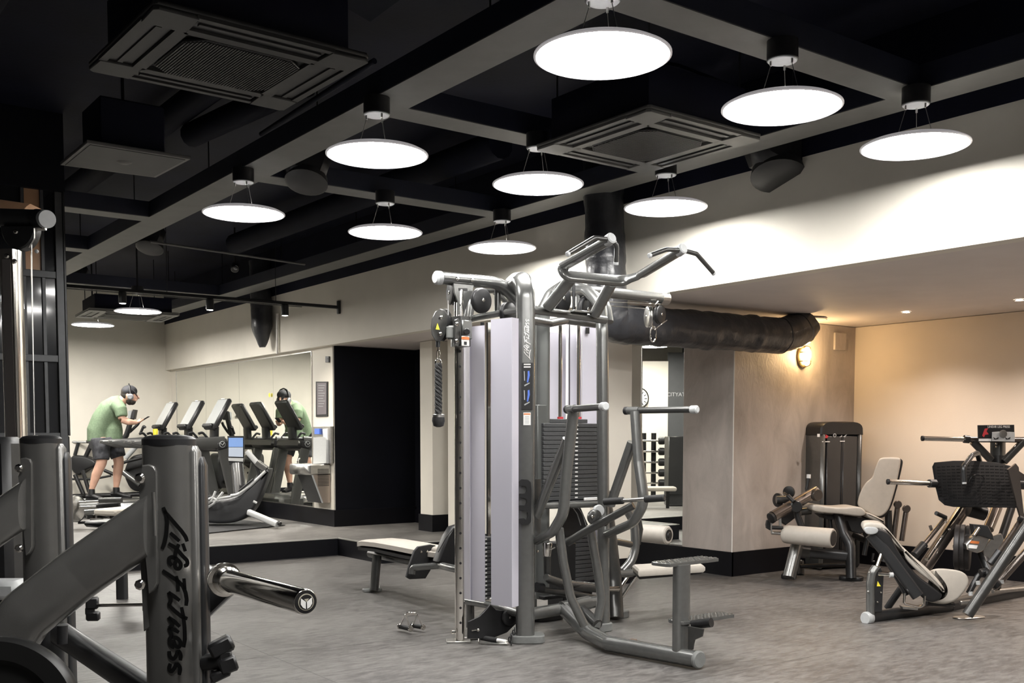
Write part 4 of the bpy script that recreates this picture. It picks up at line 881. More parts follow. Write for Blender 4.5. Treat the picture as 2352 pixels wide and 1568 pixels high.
for k, (x, y) in enumerate(((2199, 1256), (2211, 1256), (2223, 1258))): DISC(LP, 'weight_plate', mat('rubber_plate_dark', (.02, .018, .018), .45, noise=.1), x, y, 8.15 + k * .03, 52, .042, CR * 1.0 - CF * .5)
T(LP, 'plate_hub', CHROME, [(2190, 1255, 8.1), (2240, 1258, 8.1)], 5, n=14)
PR(LP, 'lock_block', STEEL, [(2236, 1232), (2262, 1222), (2275, 1232), (2262, 1262), (2246, 1270), (2222, 1262), (2220, 1250)], 7.95, .12, .006)
PR(LP, 'lock_housing', BLUEGREY, [(2236, 1204), (2270, 1207), (2282, 1230), (2284, 1240), (2258, 1232), (2240, 1228)], 7.9, .08, .006)
T(LP, 'release_lever', STEEL, [(2236, 1230, 7.85), (2248, 1212, 7.88)], 4, n=10)
PR(LP, 'lock_label', WHITE, [(2225, 1250), (2246, 1252), (2243, 1260), (2224, 1258)], 7.94, .001, 0); PR(LP, 'label_band', ORANGE, [(2230, 1241), (2250, 1243), (2248, 1249), (2228, 1247)], 7.94, .001, 0)
PR(LP, 'lock_arm', STEEL, [(2258, 1262), (2282, 1232), (2300, 1225), (2310, 1248), (2290, 1290), (2272, 1310), (2262, 1300)], 8.05, .03, .004)
T(LP, 'rear_strut', BLUEGREY, [(2255, 1270, 8.1), (2275, 1320, 8.0)], 10, n=14); T(LP, 'rear_strut', BLACK, [(2325, 1160, 8.5), (2295, 1250, 8.4), (2290, 1350, 8.3)], 9, n=14); T(LP, 'rear_strut', BRONZE, [(2290, 1165, 8.4), (2270, 1215, 8.3)], 12, n=14)
T(LP, 'carriage_hub', BLACK, [(2225, 1170, 8.2), (2262, 1180, 8.2)], 16, n=16)
T(LP, 'floor_beam', BLUEGREY, [(2176, 1392, 8.15), (2370, 1352, 9.0)], 15, n=18, sq=.4); T(LP, 'floor_beam', STEEL, [(2280, 1358, 8.3), (2370, 1350, 8.4)], 5, n=12)
T(LP, 'cross_tube', STEEL, [(2205, 1384, 7.9), (2232, 1382, 7.9)], 6, n=12); T(LP, 'adjust_lever', BLUEGREY, [(2225, 1362, 7.8), (2245, 1325, 7.8), (2258, 1312, 7.8)], 7, n=12)
T(LP, 'adjust_tube', BLACK, [(2252, 1316, 7.75), (2264, 1312, 7.75), (2285, 1338, 7.7), (2292, 1345, 7.7)], 10, n=14)
for x, y in ((2246, 1338), (2229, 1363), (2276, 1326), (2300, 1336)): T(LP, 'lever_knob', CAPG, [(x, y - 4, 7.7), (x + 1, y + 4, 7.7)], 5, n=10)
# reclined seat: black shell, beige upholstery
bk = [(2030, 1207), (2050, 1222), (2062, 1243), (2075, 1262), (2100, 1300), (2125, 1325), (2150, 1345), (2165, 1362), (2150, 1386), (2118, 1386), (2092, 1364), (2050, 1305), (2025, 1265), (2000, 1240), (1990, 1222)]
PR(LP, 'back_shell', BLACK, [(1990, 1215), (2020, 1212), (2045, 1225), (2058, 1256), (2080, 1290), (2110, 1325), (2150, 1352), (2166, 1365), (2160, 1378), (2140, 1385), (2115, 1372), (2065, 1300), (2010, 1225)], 7.62, .10, .012, dirv=CF * .9 + CR * .2)
PR(LP, 'headrest', CREAM, [(1981, 1212), (1984, 1203), (1994, 1200), (2020, 1201), (2034, 1208), (2048, 1225), (2075, 1258), (2102, 1290), (2098, 1300), (2070, 1275), (2048, 1235), (2030, 1216), (2000, 1216), (1986, 1222)], 7.66, .30, .010, dirv=CF * .9 + CR * .25)
PR(LP, 'back_pad', CREAM, [(2074, 1256), (2100, 1282), (2130, 1306), (2155, 1330), (2170, 1352), (2170, 1364), (2150, 1344), (2110, 1315), (2080, 1285)], 7.62, .32, .010, dirv=CF * .9 + CR * .25)
PR(LP, 'headrest_cap', CAPG, [(1984, 1214), (1992, 1209), (2012, 1210), (2019, 1216), (2016, 1224), (2004, 1228), (1990, 1226)], 7.60, .02, .004)
PR(LP, 'seat_pad', CREAM, [(2138, 1308), (2160, 1303), (2205, 1308), (2222, 1318), (2228, 1334), (2222, 1350), (2205, 1372), (2190, 1382), (2170, 1386), (2135, 1382), (2128, 1376), (2160, 1372), (2172, 1362), (2168, 1342)], 7.72, .12, .02, dirv=CF * .8 + V((0, 0, -.25)))
T(LP, 'seat_shell', BLACK, [(2128, 1384, 7.75), (2190, 1388, 7.8)], 6, n=12)
T(LP, 'back_beam', BLUEGREY, [(2000, 1226, 7.68), (2030, 1262, 7.66), (2108, 1368, 7.62)], 14, n=18, sq=.4)
T(LP, 'recline_strut', BLUEGREY, [(2040, 1290, 7.75), (2070, 1340, 7.7), (2082, 1366, 7.7)], 7, n=12)
T(LP, 'ratchet_arm', SILVER, [(1999, 1410, 7.6), (1999, 1340, 7.6), (2003, 1315, 7.6), (2012, 1302, 7.6)], 9, ryp=14, fil=20, n=16, up=CF)
PR(LP, 'ratchet_plate', BLACK, [(2009, 1315), (2022, 1302), (2030, 1320), (2028, 1360), (2026, 1405), (2006, 1406)], 7.58, .02, .003)
PR(LP, 'warning_triangle', YELLOW, [(2016, 1334), (2023, 1346), (2014, 1346)], 7.575, .001, 0)
BOLTS(LP, [(1994, 1358), (2015, 1382), (2023, 1360), (1997, 1314)], 7.57, .008)
T(LP, 'pull_pin', CHROME, [(2018, 1318, 7.55), (2048, 1320, 7.5)], 4, n=10); T(LP, 'pin_knob', CAPG, [(2043, 1320, 7.5), (2051, 1320, 7.5)], 6, n=12)
T(LP, 'gas_spring', CHROME, [(2015, 1300, 7.62), (2028, 1262, 7.65)], 4.5, n=10)
T(LP, 'base_tube', BLUEGREY, [(1990, 1418, 7.60), (2180, 1393, 8.1)], 12, n=18, ryp=14, up=(0, 0, 1)); DISC(LP, 'end_cap', CAPG, 1993, 1419, 7.585, 15, .06, P(1990, 1418, D=7.6) - P(2180, 1393, D=8.1))
T(LP, 'base_strut', BLUEGREY, [(2038, 1396, 8.0), (2070, 1350, 7.9)], 8, n=14)
T(LP, 'seat_bracket', CHROME, [(2078, 1362, 7.6), (2076, 1386, 7.6), (2112, 1394, 7.6), (2122, 1390, 7.6), (2124, 1368, 7.6)], 3, fil=8, n=8)
PR(LP, 'bracket_plate', STEEL, [(2072, 1392), (2110, 1396), (2108, 1401), (2074, 1398)], 7.65, .06, .002)

# ---- insulated black ducts
DUCT = mat('black_duct_wrap', (0.03, 0.031, 0.035), 0.33, noise=.15, nscale=12, bump=.6, bscale=22, coat=.2)
def duct(pts, r, lab, name='insulated_duct', fil=.2, group='black wrapped ventilation ducts', wr=.03, point_=False):
    pts = fillet(pts, fil, 8); m = MB(); random.seed(len(pts)); out = []
    for a, b in zip(pts[:-1], pts[1:]):
        n = max(1, int((b - a).length / .035)); out += [a.lerp(b, k / n) for k in range(n)]
    out.append(pts[-1]); N_ = len(out); m.tube(out, [r * (1 + (.035 if (i % 16) in (0, 1) else 0)) * (max(.12, min(1, ((N_ - i) / 9) ** .6)) if point_ else 1) for i in range(N_)], n=40)
    from mathutils import noise as NZ
    m.v = [p + NZ.noise_vector(p * 9) * wr * .35 + NZ.noise_vector(p * 24) * wr * .14 for p in m.v]
    return solo(name, m, DUCT, lab, 'duct', group)
duct([V((5.83, 6.62, 3.95)), V((5.83, 6.52, 2.29)), P(1790, 771, Y=6.42), P(1832, 758, Y=6.42), P(1846, 742, Y=6.42)], .164, 'thick black wrapped duct dropping past the bulkhead and running under the recess soffit', fil=.12)
duct([P(596, 600, X=5.90), P(603, 797, X=5.90)], .142, 'black wrapped duct stub with a pointed end hanging on the bulkhead over the treadmills', fil=0, wr=.02, point_=True)
t = thing('duct_flange', 'thin white metal flange where the wrapped duct meets the soffit', 'duct flange', (8.35, 6.5, 2.48))
m = MB(); m.prism([P(x, y, Z=2.495) for x, y in ((1795, 738), (1850, 729), (1895, 731), (1900, 735), (1850, 742))], (0, 0, .012)); part('plate', m, TRIMW, t)
m = MB(); m.cyl(P(637, 720, X=6.02), P(637, 812, X=6.02), .018, 12); solo('conduit_pipe', m, TRIMW, 'thin white vertical pipe beside the pointed duct on the bulkhead', 'pipe')
# ---- warm caged wall lamp, downlights, access box
WARM = (1.0, .66, .32)
t = thing('bulkhead_lamp', 'caged oval wall lamp glowing warm on the plaster wall under the duct end', 'wall lamp', P(1853, 815, Y=6.8))
c = P(1853, 818, Y=6.74)
m = MB(); m.lathe(V((c.x, 6.799, c.z)), (0, -1, 0), [(0, .085), (.02, .085), (.03, .07)], 30); m.v = [V((p.x, p.y, c.z + (p.z - c.z) * 1.35)) for p in m.v]; part('base', m, mat('aged_brass', (.25, .19, .10), .4, .8, noise=.1), t)
m = MB(); m.ball(c, .058, 20, (.85, .75, 1.65)); part('glass_globe', m, mat('lit_glass', (1, .8, .5), .4, emit=(1.0, .72, .34), estr=16), t)
for q in range(2):
    m = MB(); z = c.z - .05 + q * .09; m.tube([V((c.x + math.cos(a) * .062, c.y + .03 - math.sin(a) * .07, z)) for a in [math.pi * k / 12 for k in range(13)]], .005, n=6); part('cage_bar', m, MATS['aged_brass'], t)
m = MB(); m.tube([V((c.x, 6.78, c.z - .11)), V((c.x, c.y - .045, c.z - .09)), V((c.x, c.y - .052, c.z)), V((c.x, c.y - .045, c.z + .09)), V((c.x, 6.78, c.z + .11))], .005, fil=.03, n=6); part('cage_bar', m, MATS['aged_brass'], t)
def point(name, loc, col, e, r=.05, spot=None, blend=.6):
    l = bpy.data.lights.new(name, 'SPOT' if spot else 'POINT'); l.energy = e; l.color = col; l.shadow_soft_size = r
    if spot: l.spot_size = math.radians(spot); l.spot_blend = blend
    o = bpy.data.objects.new(name, l); COL.objects.link(o); o.location = loc; return o
lo = point('bulkhead_lamp_light', c + V((0, -.10, .02)), WARM, 5, .05); lo.parent = t; lo.location = lo.location - t.location
DLL = ['recessed downlight in the recess ceiling, over the leg extension machine', 'recessed downlight in the recess ceiling at the frame edge, over the leg press']
for k, (x, y) in enumerate(((8.79, 5.68), (8.79, 4.61), (8.79, 3.5), (8.79, 2.3), (7.5, 3.2))):
    t = thing('downlight', DLL[k] if k < 2 else ('third', 'fourth', 'inner')[k - 2] + ' recessed downlight in the recess ceiling, outside the photo', 'downlight', (x, y, 2.50), 'recess downlights')
    m = MB(); n = 28; rr = [(.030, 2.512), (.036, 2.505), (.045, 2.505), (.045, 2.512)]
    m.add([V((x + math.cos(2 * math.pi * i / n) * r, y + math.sin(2 * math.pi * i / n) * r, z)) for r, z in rr for i in range(n)], [(j * n + i, j * n + (i + 1) % n, (j + 1) * n + (i + 1) % n, (j + 1) * n + i) for j in range(3) for i in range(n)]); part('trim_ring', m, TRIMW, t)
    m = MB(); m.lathe((x, y, 2.508), (0, 0, 1), [(0, .029), (.003, .029)], 24); part('lens', m, mat('downlight_lens', (1, .9, .8), .4, emit=(1, .78, .58), estr=40), t)
    o = point('downlight_light', V((0, 0, -.03)), (1, .86, .76), 36, .03, 130, .9); o.parent = t
m = MB(); m.span((P(1918, 760, Y=6.78).x, 6.775, P(1918, 803, Y=6.78).z), (P(1944, 760, Y=6.78).x, 6.8, P(1918, 763, Y=6.78).z), .004); solo('junction_box', m, PLASTER, 'square plastered box on the wall high beside the corner', 'junction box')

# ================================================================== plate loaded bench in front (two uprights, sloping arms, storage horn)
SATIN = mat('satin_graphite_paint', (0.15, 0.148, 0.142), 0.27, 0.55, noise=.06, nscale=20, bump=.04, bscale=500, coat=.15)
OB = thing('olympic_bench_rack', 'large dark grey rack with two capped uprights, sloping arms and a chrome plate horn', 'weight rack', P(388, 1600, D=2.3) * 1)
OB.location.z = 0; ORG[OB.name] = V(OB.location)
def upright(px, D, w, front=True):
    b = P(px, 1003, D=D); b = V((b.x, b.y, 0)); s = D / F
    m = MB(); m.tube([b + V((0, 0, .02)), b + V((0, 0, 1.332))], w / 2 * s, ry=w / 2 * s, up=CF, sq=.12, n=40); col = part('upright', m, SATIN, OB)
    m = MB(); m.lathe(b + V((0, 0, 1.331)), (0, 0, 1), [(0, w / 2 * s * 1.035), (.014, w / 2 * s * 1.035), (.020, w / 2 * s * .9), (.024, w / 2 * s * .5)], 36); part('top_cap', m, BLACK, col)
    o = w * .57
    m = MB(); bb = b + CR * (w * .49 * s) - CF * .0
    m.tube([bb, bb + V((0, 0, 1.315)), bb + V((0, 0, 1.33))], [.014 * w / 116 * s * 1018, .014 * w / 116 * s * 1018, .006], ry=[.024, .024, .014], up=CF, sq=.3, n=22); part('rear_sleeve', m, SATIN, OB)
    m = MB(); bb = b + CR * (w * .60 * s) + CF * .01; m.tube([bb, bb + V((0, 0, 1.285)), bb + V((0, 0, 1.305))], [.0125 * w / 116 * s * 1018, .0125 * w / 116 * s * 1018, .006], ry=[.022, .022, .012], up=CF, sq=.3, n=20); part('rear_sleeve', m, BLUEGREY, OB)
    rubber_foot(OB, b.x + .03, b.y + .02, .12, .09, 0, .03)
    return b, s
b1, s1 = upright(388, 2.35, 116); b2, s2 = upright(94, 3.05, 88)
fro = b1 - CF * (.0575)
PLN = (tuple(fro.xy), tuple((fro + CR).xy))
# name in brush script: strokes traced as real raised lettering (coordinates on a 953x1568 strip of the column)
SCRIPT = [[(275, 90), (300, 150), (308, 220), (300, 320), (285, 390), (265, 440)], [(285, 120), (360, 210), (430, 290), (465, 340), (478, 378)], [(335, 305), (375, 340), (412, 375)], [(440, 395), (462, 460)],
    [(320, 395), (380, 430), (440, 500), (480, 540), (480, 575), (450, 585)], [(408, 400), (388, 440), (376, 490), (374, 530)], [(395, 520), (350, 505), (322, 520), (325, 555), (350, 580)], [(350, 510), (400, 530), (428, 570), (415, 607), (385, 608), (370, 575), (385, 535)],
    [(270, 622), (340, 670), (400, 710), (440, 750), (465, 810), (474, 870), (468, 918)], [(450, 688), (458, 780)], [(385, 668), (400, 730), (400, 800)], [(320, 805), (370, 840), (415, 875)], [(320, 805), (345, 870), (320, 912)],
    [(320, 910), (370, 960), (430, 1010), (480, 1027)], [(430, 930), (445, 1010), (455, 1100), (458, 1200), (448, 1268)], [(320, 1015), (370, 1050), (415, 1095)], [(320, 1015), (360, 1080), (322, 1105)], [(322, 1105), (370, 1120), (408, 1142)],
    [(322, 1105), (350, 1170), (325, 1200), (335, 1250), (370, 1272)], [(350, 1180), (400, 1190), (427, 1230), (410, 1272), (375, 1255), (362, 1205)], [(325, 1300), (330, 1350), (365, 1372), (388, 1330), (402, 1290), (425, 1330), (420, 1378)],
    [(335, 1405), (322, 1450), (342, 1477), (372, 1440), (390, 1398), (422, 1440), (410, 1500)]]
def script(par, mapf, n, wid, mm, name='name_stroke', th=.0016):
    """each brush stroke a flat ribbon of its own"""
    n = V(n).normalized()
    for st in SCRIPT:
        pts = [mapf(x, y) for x, y in st]; pts = fillet(pts, .02 * wid / .008, 3); m = MB(); L_ = len(pts); vs = []
        for i, p in enumerate(pts):
            t = (pts[min(i + 1, L_ - 1)] - pts[max(i - 1, 0)]).normalized(); u = n.cross(t).normalized(); k = wid * (.5 if 0 < i < L_ - 1 else .42)
            vs += [p - u * k, p + u * k, p + u * k + n * th, p - u * k + n * th]
        fs = [(i * 4 + j, i * 4 + (j + 1) % 4, i * 4 + 4 + (j + 1) % 4, i * 4 + 4 + j) for i in range(L_ - 1) for j in range(4)] + [(0, 1, 2, 3), (L_ * 4 - 4, L_ * 4 - 3, L_ * 4 - 2, L_ * 4 - 1)]
        m.add(vs, fs); part(name, m, mm, par)
INK = mat('gloss_black_lettering', (.005, .005, .005), .7, spec=.1)
script(OB, lambda x, y: P(300 + x / 3.665, 1140 + y / 3.665, L=PLN), -CF, .0088, INK)
# the same name in white on the tower column, written upwards
script(TW, lambda x, y: cf(1219 - (x - 265) / 215 * 15.5, 826 - (y - 90) / 1410 * 94, .003), FD, .0042, WHITE)
def bracket_arm(px0, D, k, far):
    """side plate with bolts and the arm that leaves it down to the left; k scales the drawing of the front one"""
    o = lambda x, y: (px0 + (x - 388) * k, 1003 + (y - 1003) * k)
    pl = [(326, 1068), (340, 1066), (352, 1070), (358, 1082), (359, 1340), (352, 1356), (342, 1364), (336, 1300), (330, 1250), (318, 1120), (322, 1110)]
    a = MB(); a.prism([P(*o(x, y), D=D - .062) for x, y in pl], CF * .02, .003); part('side_plate', a, SATIN, OB)
    for q in ((323, 1098), (323, 1342)): BOLTS(OB, [o(*q)], D - .07, .012)
    return o
o1 = bracket_arm(388, 2.35, 1.0, False); o2 = bracket_arm(94, 3.05, .755, True)
def arm(pts, rp, xend, fil):
    D = pts[0][2]; m = MB(); n = 36; q = [P(x, y, D=d) for x, y, d in pts]; m.tube(q, rp * D / F, fil=fil, n=n, sq=.3, nf=10)
    e = P(xend, pts[0][1], D=D); ax = (q[0] - q[1]).normalized()
    for i in range(n): m.v[i] = m.v[i] + ax * ((e - m.v[i]).dot(CR) / ax.dot(CR))      # cut square to the upright
    return part('sloping_arm', m, SATIN, OB)
arm([(345, 1203, 2.32), (180, 1318, 2.29), (60, 1412, 2.26), (-20, 1530, 2.25)], 60, 350, .088)
T(OB, 'weld_bead', SATIN, [(352, 1130, 2.26), (356, 1230, 2.26)], 4, n=10)
arm([(60, 1155, 3.0), (-60, 1240, 2.95), (-150, 1310, 2.9)], 46, 64, 0)
PR(OB, 'arm_web', SATIN, [(322, 1285), (340, 1250), (345, 1440), (330, 1450)], 2.33, .03, .003)
# horn
hb = P(516, 1331, D=2.36); he = P(702, 1382, D=2.02); hd = (he - hb).normalized(); L_ = (he - hb).length
m = MB(); m.lathe(hb, hd, [(-.012, .030), (-.010, .038), (.0, .039), (.004, .0385), (.006, .031), (.022, .031), (.026, .0255), (L_ - .006, .0255), (L_ - .001, .0245), (L_, .0235)], 48); horn = part('plate_horn', m, CHROME, OB)
m = MB(); m.lathe(he + hd * .0004, hd, [(0, .0225), (.001, .0225)], 40); cap = part('horn_cap', m, BLACK, horn)
m = MB(); m.lathe(he + hd * .0016, hd, [(0, .0165), (.0008, .0165)], 40); part('cap_ring', m, mat('pale_gold_print', (.55, .52, .42), .4, .3), horn)
m = MB(); m.lathe(he + hd * .0026, hd, [(0, .0145), (.0006, .0145)], 40); part('cap_field', m, BLACK, horn)
u_ = V((0, 0, 1)).cross(hd).normalized(); v_ = hd.cross(u_)
if u_.dot(CR) < 0: u_ = -u_
hp = lambda x, y: he + hd * .0034 + u_ * (x * .0135) + v_ * (y * .0135) * (1 if v_.z > 0 else -1)
for pg, mm in (([(-.85, .62), (-.08, .05), (-.10, -.98), (-.55, -.75), (-.9, -.25)], WHITE), ([(.85, .62), (.08, .05), (.10, -.98), (.55, -.75), (.9, -.25)], WHITE), ([(-.35, .45), (.38, .5), (.02, 0)], MATS['pale_gold_print'])):
    m = MB(); m.prism([hp(*q) for q in pg], hd * .0005); part('emblem_piece', m, mm, horn)
PR(OB, 'horn_gusset', BLUEGREY, [(466, 1300), (500, 1320), (538, 1360), (470, 1424), (462, 1424), (462, 1300)], 2.40, .05, .006)
# black hardware
m = MB(); m.box(P(508, 1484, D=2.36), (.055, .04, .036), axes(-20) @ Matrix.Rotation(-.45, 3, 'Y'), .006); m.box(P(517, 1506, D=2.36), (.03, .03, .03), axes(-20), .005); m.box(P(524, 1525, D=2.36), (.040, .035, .036), axes(-20) @ Matrix.Rotation(-.3, 3, 'Y'), .005); m.box(P(506, 1548, D=2.36), (.045, .035, .02), axes(-20) @ Matrix.Rotation(-.4, 3, 'Y'), .004); m.tube([P(470, 1520, D=2.38), P(520, 1515, D=2.36)], .02, n=12); part('band_peg', m, BLACK, OB)
PR(OB, 'peg_bracket', BLUEGREY, [(462, 1470), (482, 1490), (495, 1540), (490, 1568), (462, 1600)], 2.40, .03, .004)
T(OB, 'lock_rod', CHROME, [(330, 1388, 2.45), (220, 1390, 2.6)], 4, n=10)
m = MB(); m.box(P(212, 1384, D=2.6), (.03, .025, .03), axes(-20), .004); m.box(P(207, 1402, D=2.6), (.022, .02, .02), axes(-20), .003); m.box(P(214, 1414, D=2.6), (.032, .02, .024), axes(-30), .004); part('rod_knob', m, BLACK, OB)
T(OB, 'rod_bracket', SATIN, [(333, 1378, 2.4), (333, 1402, 2.4)], 6, n=10)
T(OB, 'cross_member', BLUEGREY, [(140, 1455, 2.9), (360, 1600, 2.45)], 26, n=20, sq=.4)
T(OB, 'rubber_stop', BLACK, [(143, 1436, 2.75), (143, 1478, 2.75)], 12, n=14)
T(OB, 'lower_post', BLUEGREY, [(118, 1440, 2.95), (122, 1640, 2.95)], 26, n=20, sq=.4)
# loaded plate, rim in view at the lower edge
pc = P(-6, 1650, D=2.0); ax = (-CF + CR * .15 + V((0, 0, .12))).normalized(); m = MB()
m.lathe(pc - ax * .03, ax, [(0, .09), (.004, .115), (.0, .148), (.02, .157), (.045, .157), (.06, .150), (.058, .115), (.045, .105), (.045, .03)], 72)
solo('weight_plate', m, mat('satin_black_iron', (.012, .012, .012), .38, .2, noise=.1), 'black disc weight plate on the rack arm at the bottom left corner', 'weight plate')

# ---- black framed glass partition
PT = thing('glass_partition', 'black steel framed partition with dark glass panes left of the cardio area', 'partition', (1.2, 9.1, 0))
FRM = mat('black_steel_frame', (.06, .062, .065), .45, .3, noise=.1, nscale=20)
GL = mat('dark_glass', (.012, .013, .015), .06, 0, coat=.4)
YP = 9.10
def xx(px): return P(px, 900, Y=YP).x
z_ = [0, .62, 1.355, 1.985, 2.66, 3.33]
m = MB(); m.span((xx(134), YP - .03, 0), (xx(152), YP + .03, 3.33), .004); part('frame_stile', m, FRM, PT)
m = MB(); m.span((xx(152), YP - .035, 1.36), (xx(157), YP + .03, 3.33), .002); part('frame_edge', m, BLACK, PT)
xs = [xx(134), xx(106), xx(62), xx(-10), xx(-90)]
for z in z_[1:-1]:
    m = MB(); m.span((xx(-90), YP - .03, z - .028), (xx(134), YP + .03, z + .028), .004); part('frame_rail', m, FRM, PT)
for x in xs[1:]:
    m = MB(); m.span((x - .014, YP - .02, 0), (x + .014, YP + .02, 3.33), .003); part('frame_mullion', m, FRM, PT)
for i in range(len(xs) - 1):
    for j in range(5):
        m = MB(); m.span((xs[i + 1], YP - .004, z_[j]), (xs[i], YP + .004, z_[j + 1])); part('glass_pane', m, GL if not (i == 1 and j == 4) else mat('lit_wood_panel', (.42, .24, .13), .4, noise=.2, nscale=4, coat=.3), PT)
m = MB(); m.span((xx(-90), 9.5, 0), (2.1, 9.6, ZC)); struct('wall_partition', m, BLACKWALL)
m = MB(); m.span((-3.3, YP - .05, 3.33), (xx(157), 9.6, ZC)); struct('wall_header', m, BLACKWALL)
# wooden slab catching light above the far cable arm
t = thing('wall_shelf', 'light orange wooden shelf edge high behind the far left cable arm', 'shelf', P(20, 480, D=6.6)); m = MB(); m.prism([P(x, y, D=6.6) for x, y in ((-40, 452), (2, 458), (70, 468), (62, 474), (55, 481), (-40, 478))], CF * .2, .004); part('board', m, mat('pale_wood', (.70, .42, .25), .5, noise=.15, nscale=6), t)
# ---- far left cable column
LC = thing('cable_column', 'chrome cable column with black pulley housing and overhead arm at the left edge', 'gym machine', P(38, 1640, D=5.1)); LC.location.z = 0; ORG[LC.name] = V(LC.location)
b = P(38, 1003, D=5.1)
m = MB(); bx = V((b.x, b.y, 0)); m.tube([bx + V((0, 0, .01)), bx + V((0, 0, 2.25))], .042, ry=.05, up=CF, sq=.5, n=28); rl = part('guide_rail', m, CHROME, LC)
m = MB(); m.span((0, 0, 0), (.001, .001, .001)); fr2 = bx - CF * .051; m = MB(); m.prism([fr2 - CR * .02 + V((0, 0, .1)), fr2 + CR * .02 + V((0, 0, .1)), fr2 + CR * .02 + V((0, 0, 2.2)), fr2 - CR * .02 + V((0, 0, 2.2))], -CF * .001); part('rail_channel', m, mat('rail_channel_grey', (.22, .2, .19), .35, .7), rl)
T(LC, 'overhead_arm', BLACK, [(-60, 498, 5.1), (94, 503, 5.1)], 21, n=24); T(LC, 'arm_end', BLACK, [(85, 502, 5.08), (102, 504, 5.06)], 22, n=24); T(LC, 'end_cap', CAPG, [(101, 503, 5.055), (109, 503, 5.03)], 20, n=24)
T(LC, 'arm_clamp', STEEL, [(78, 524, 5.07), (105, 522, 5.07)], 7, n=14)
m = MB(); pts = [P(40 + math.cos(a) * 40, 518 + math.sin(a) * 54, D=5.05) for a in [math.pi * k / 16 for k in range(17)]]; m.prism(pts, CF * .08, .008); part('pulley_guard', m, BLACK, LC)
BOLTS(LC, [(37, 532), (16, 588), (34, 600)], 5.0, .012); T(LC, 'guard_rim', STEEL, [(78, 524, 5.03), (78, 548, 5.03), (66, 568, 5.03)], 2.5, fil=12, n=8)
T(LC, 'cable', STEEL, [(72, 560, 5.05), (79, 1000, 5.05)], 1.6, n=6); m = MB(); m.ball(P(84, 577, D=5.03), .010, 12); part('cable_ball', m, CAPG, LC)
T(LC, 'base', BLUEGREY, [(38, 1620, 5.1), (-60, 1600, 5.6)], 26, n=16, sq=.4)
# dark upholstered block and silver edge behind the far upright
t = thing('padded_block', 'dark padded block behind the far upright at the left edge', 'pad', P(-10, 1340, D=4.6)); t.location.z = 0; ORG[t.name] = V(t.location)
m = MB(); c = P(-22, 1160, D=4.7); m.box(V((c.x, c.y, .84)), (.26, .2, 1.02), axes(-35), .03); part('pad', m, BLACK, t); m = MB(); m.box(V((c.x, c.y, .17)), (.24, .2, .34), axes(-35), .02); part('pad_base', m, FOOT, t)
m = MB(); c = P(10, 1352, D=4.5); m.box(c, (.16, .14, .08), axes(-35), .02); part('silver_edge', m, CAPG, t)
# post under the rack seen between the uprights
t = thing('bench_post', 'dark square post standing on the floor behind the front rack', 'gym machine part', P(281, 1382, Z=0)); c = P(281, 1375, Z=0)
m = MB(); m.tube([V((c.x, c.y, .0)), V((c.x, c.y, .62))], .045, ry=.035, up=CF, sq=.5, n=16); part('post', m, BLUEGREY, t); m = MB(); m.box(V((c.x, c.y, .64)), (.5, .3, .05), axes(20), .02); part('bench_pad', m, BLACK, t)

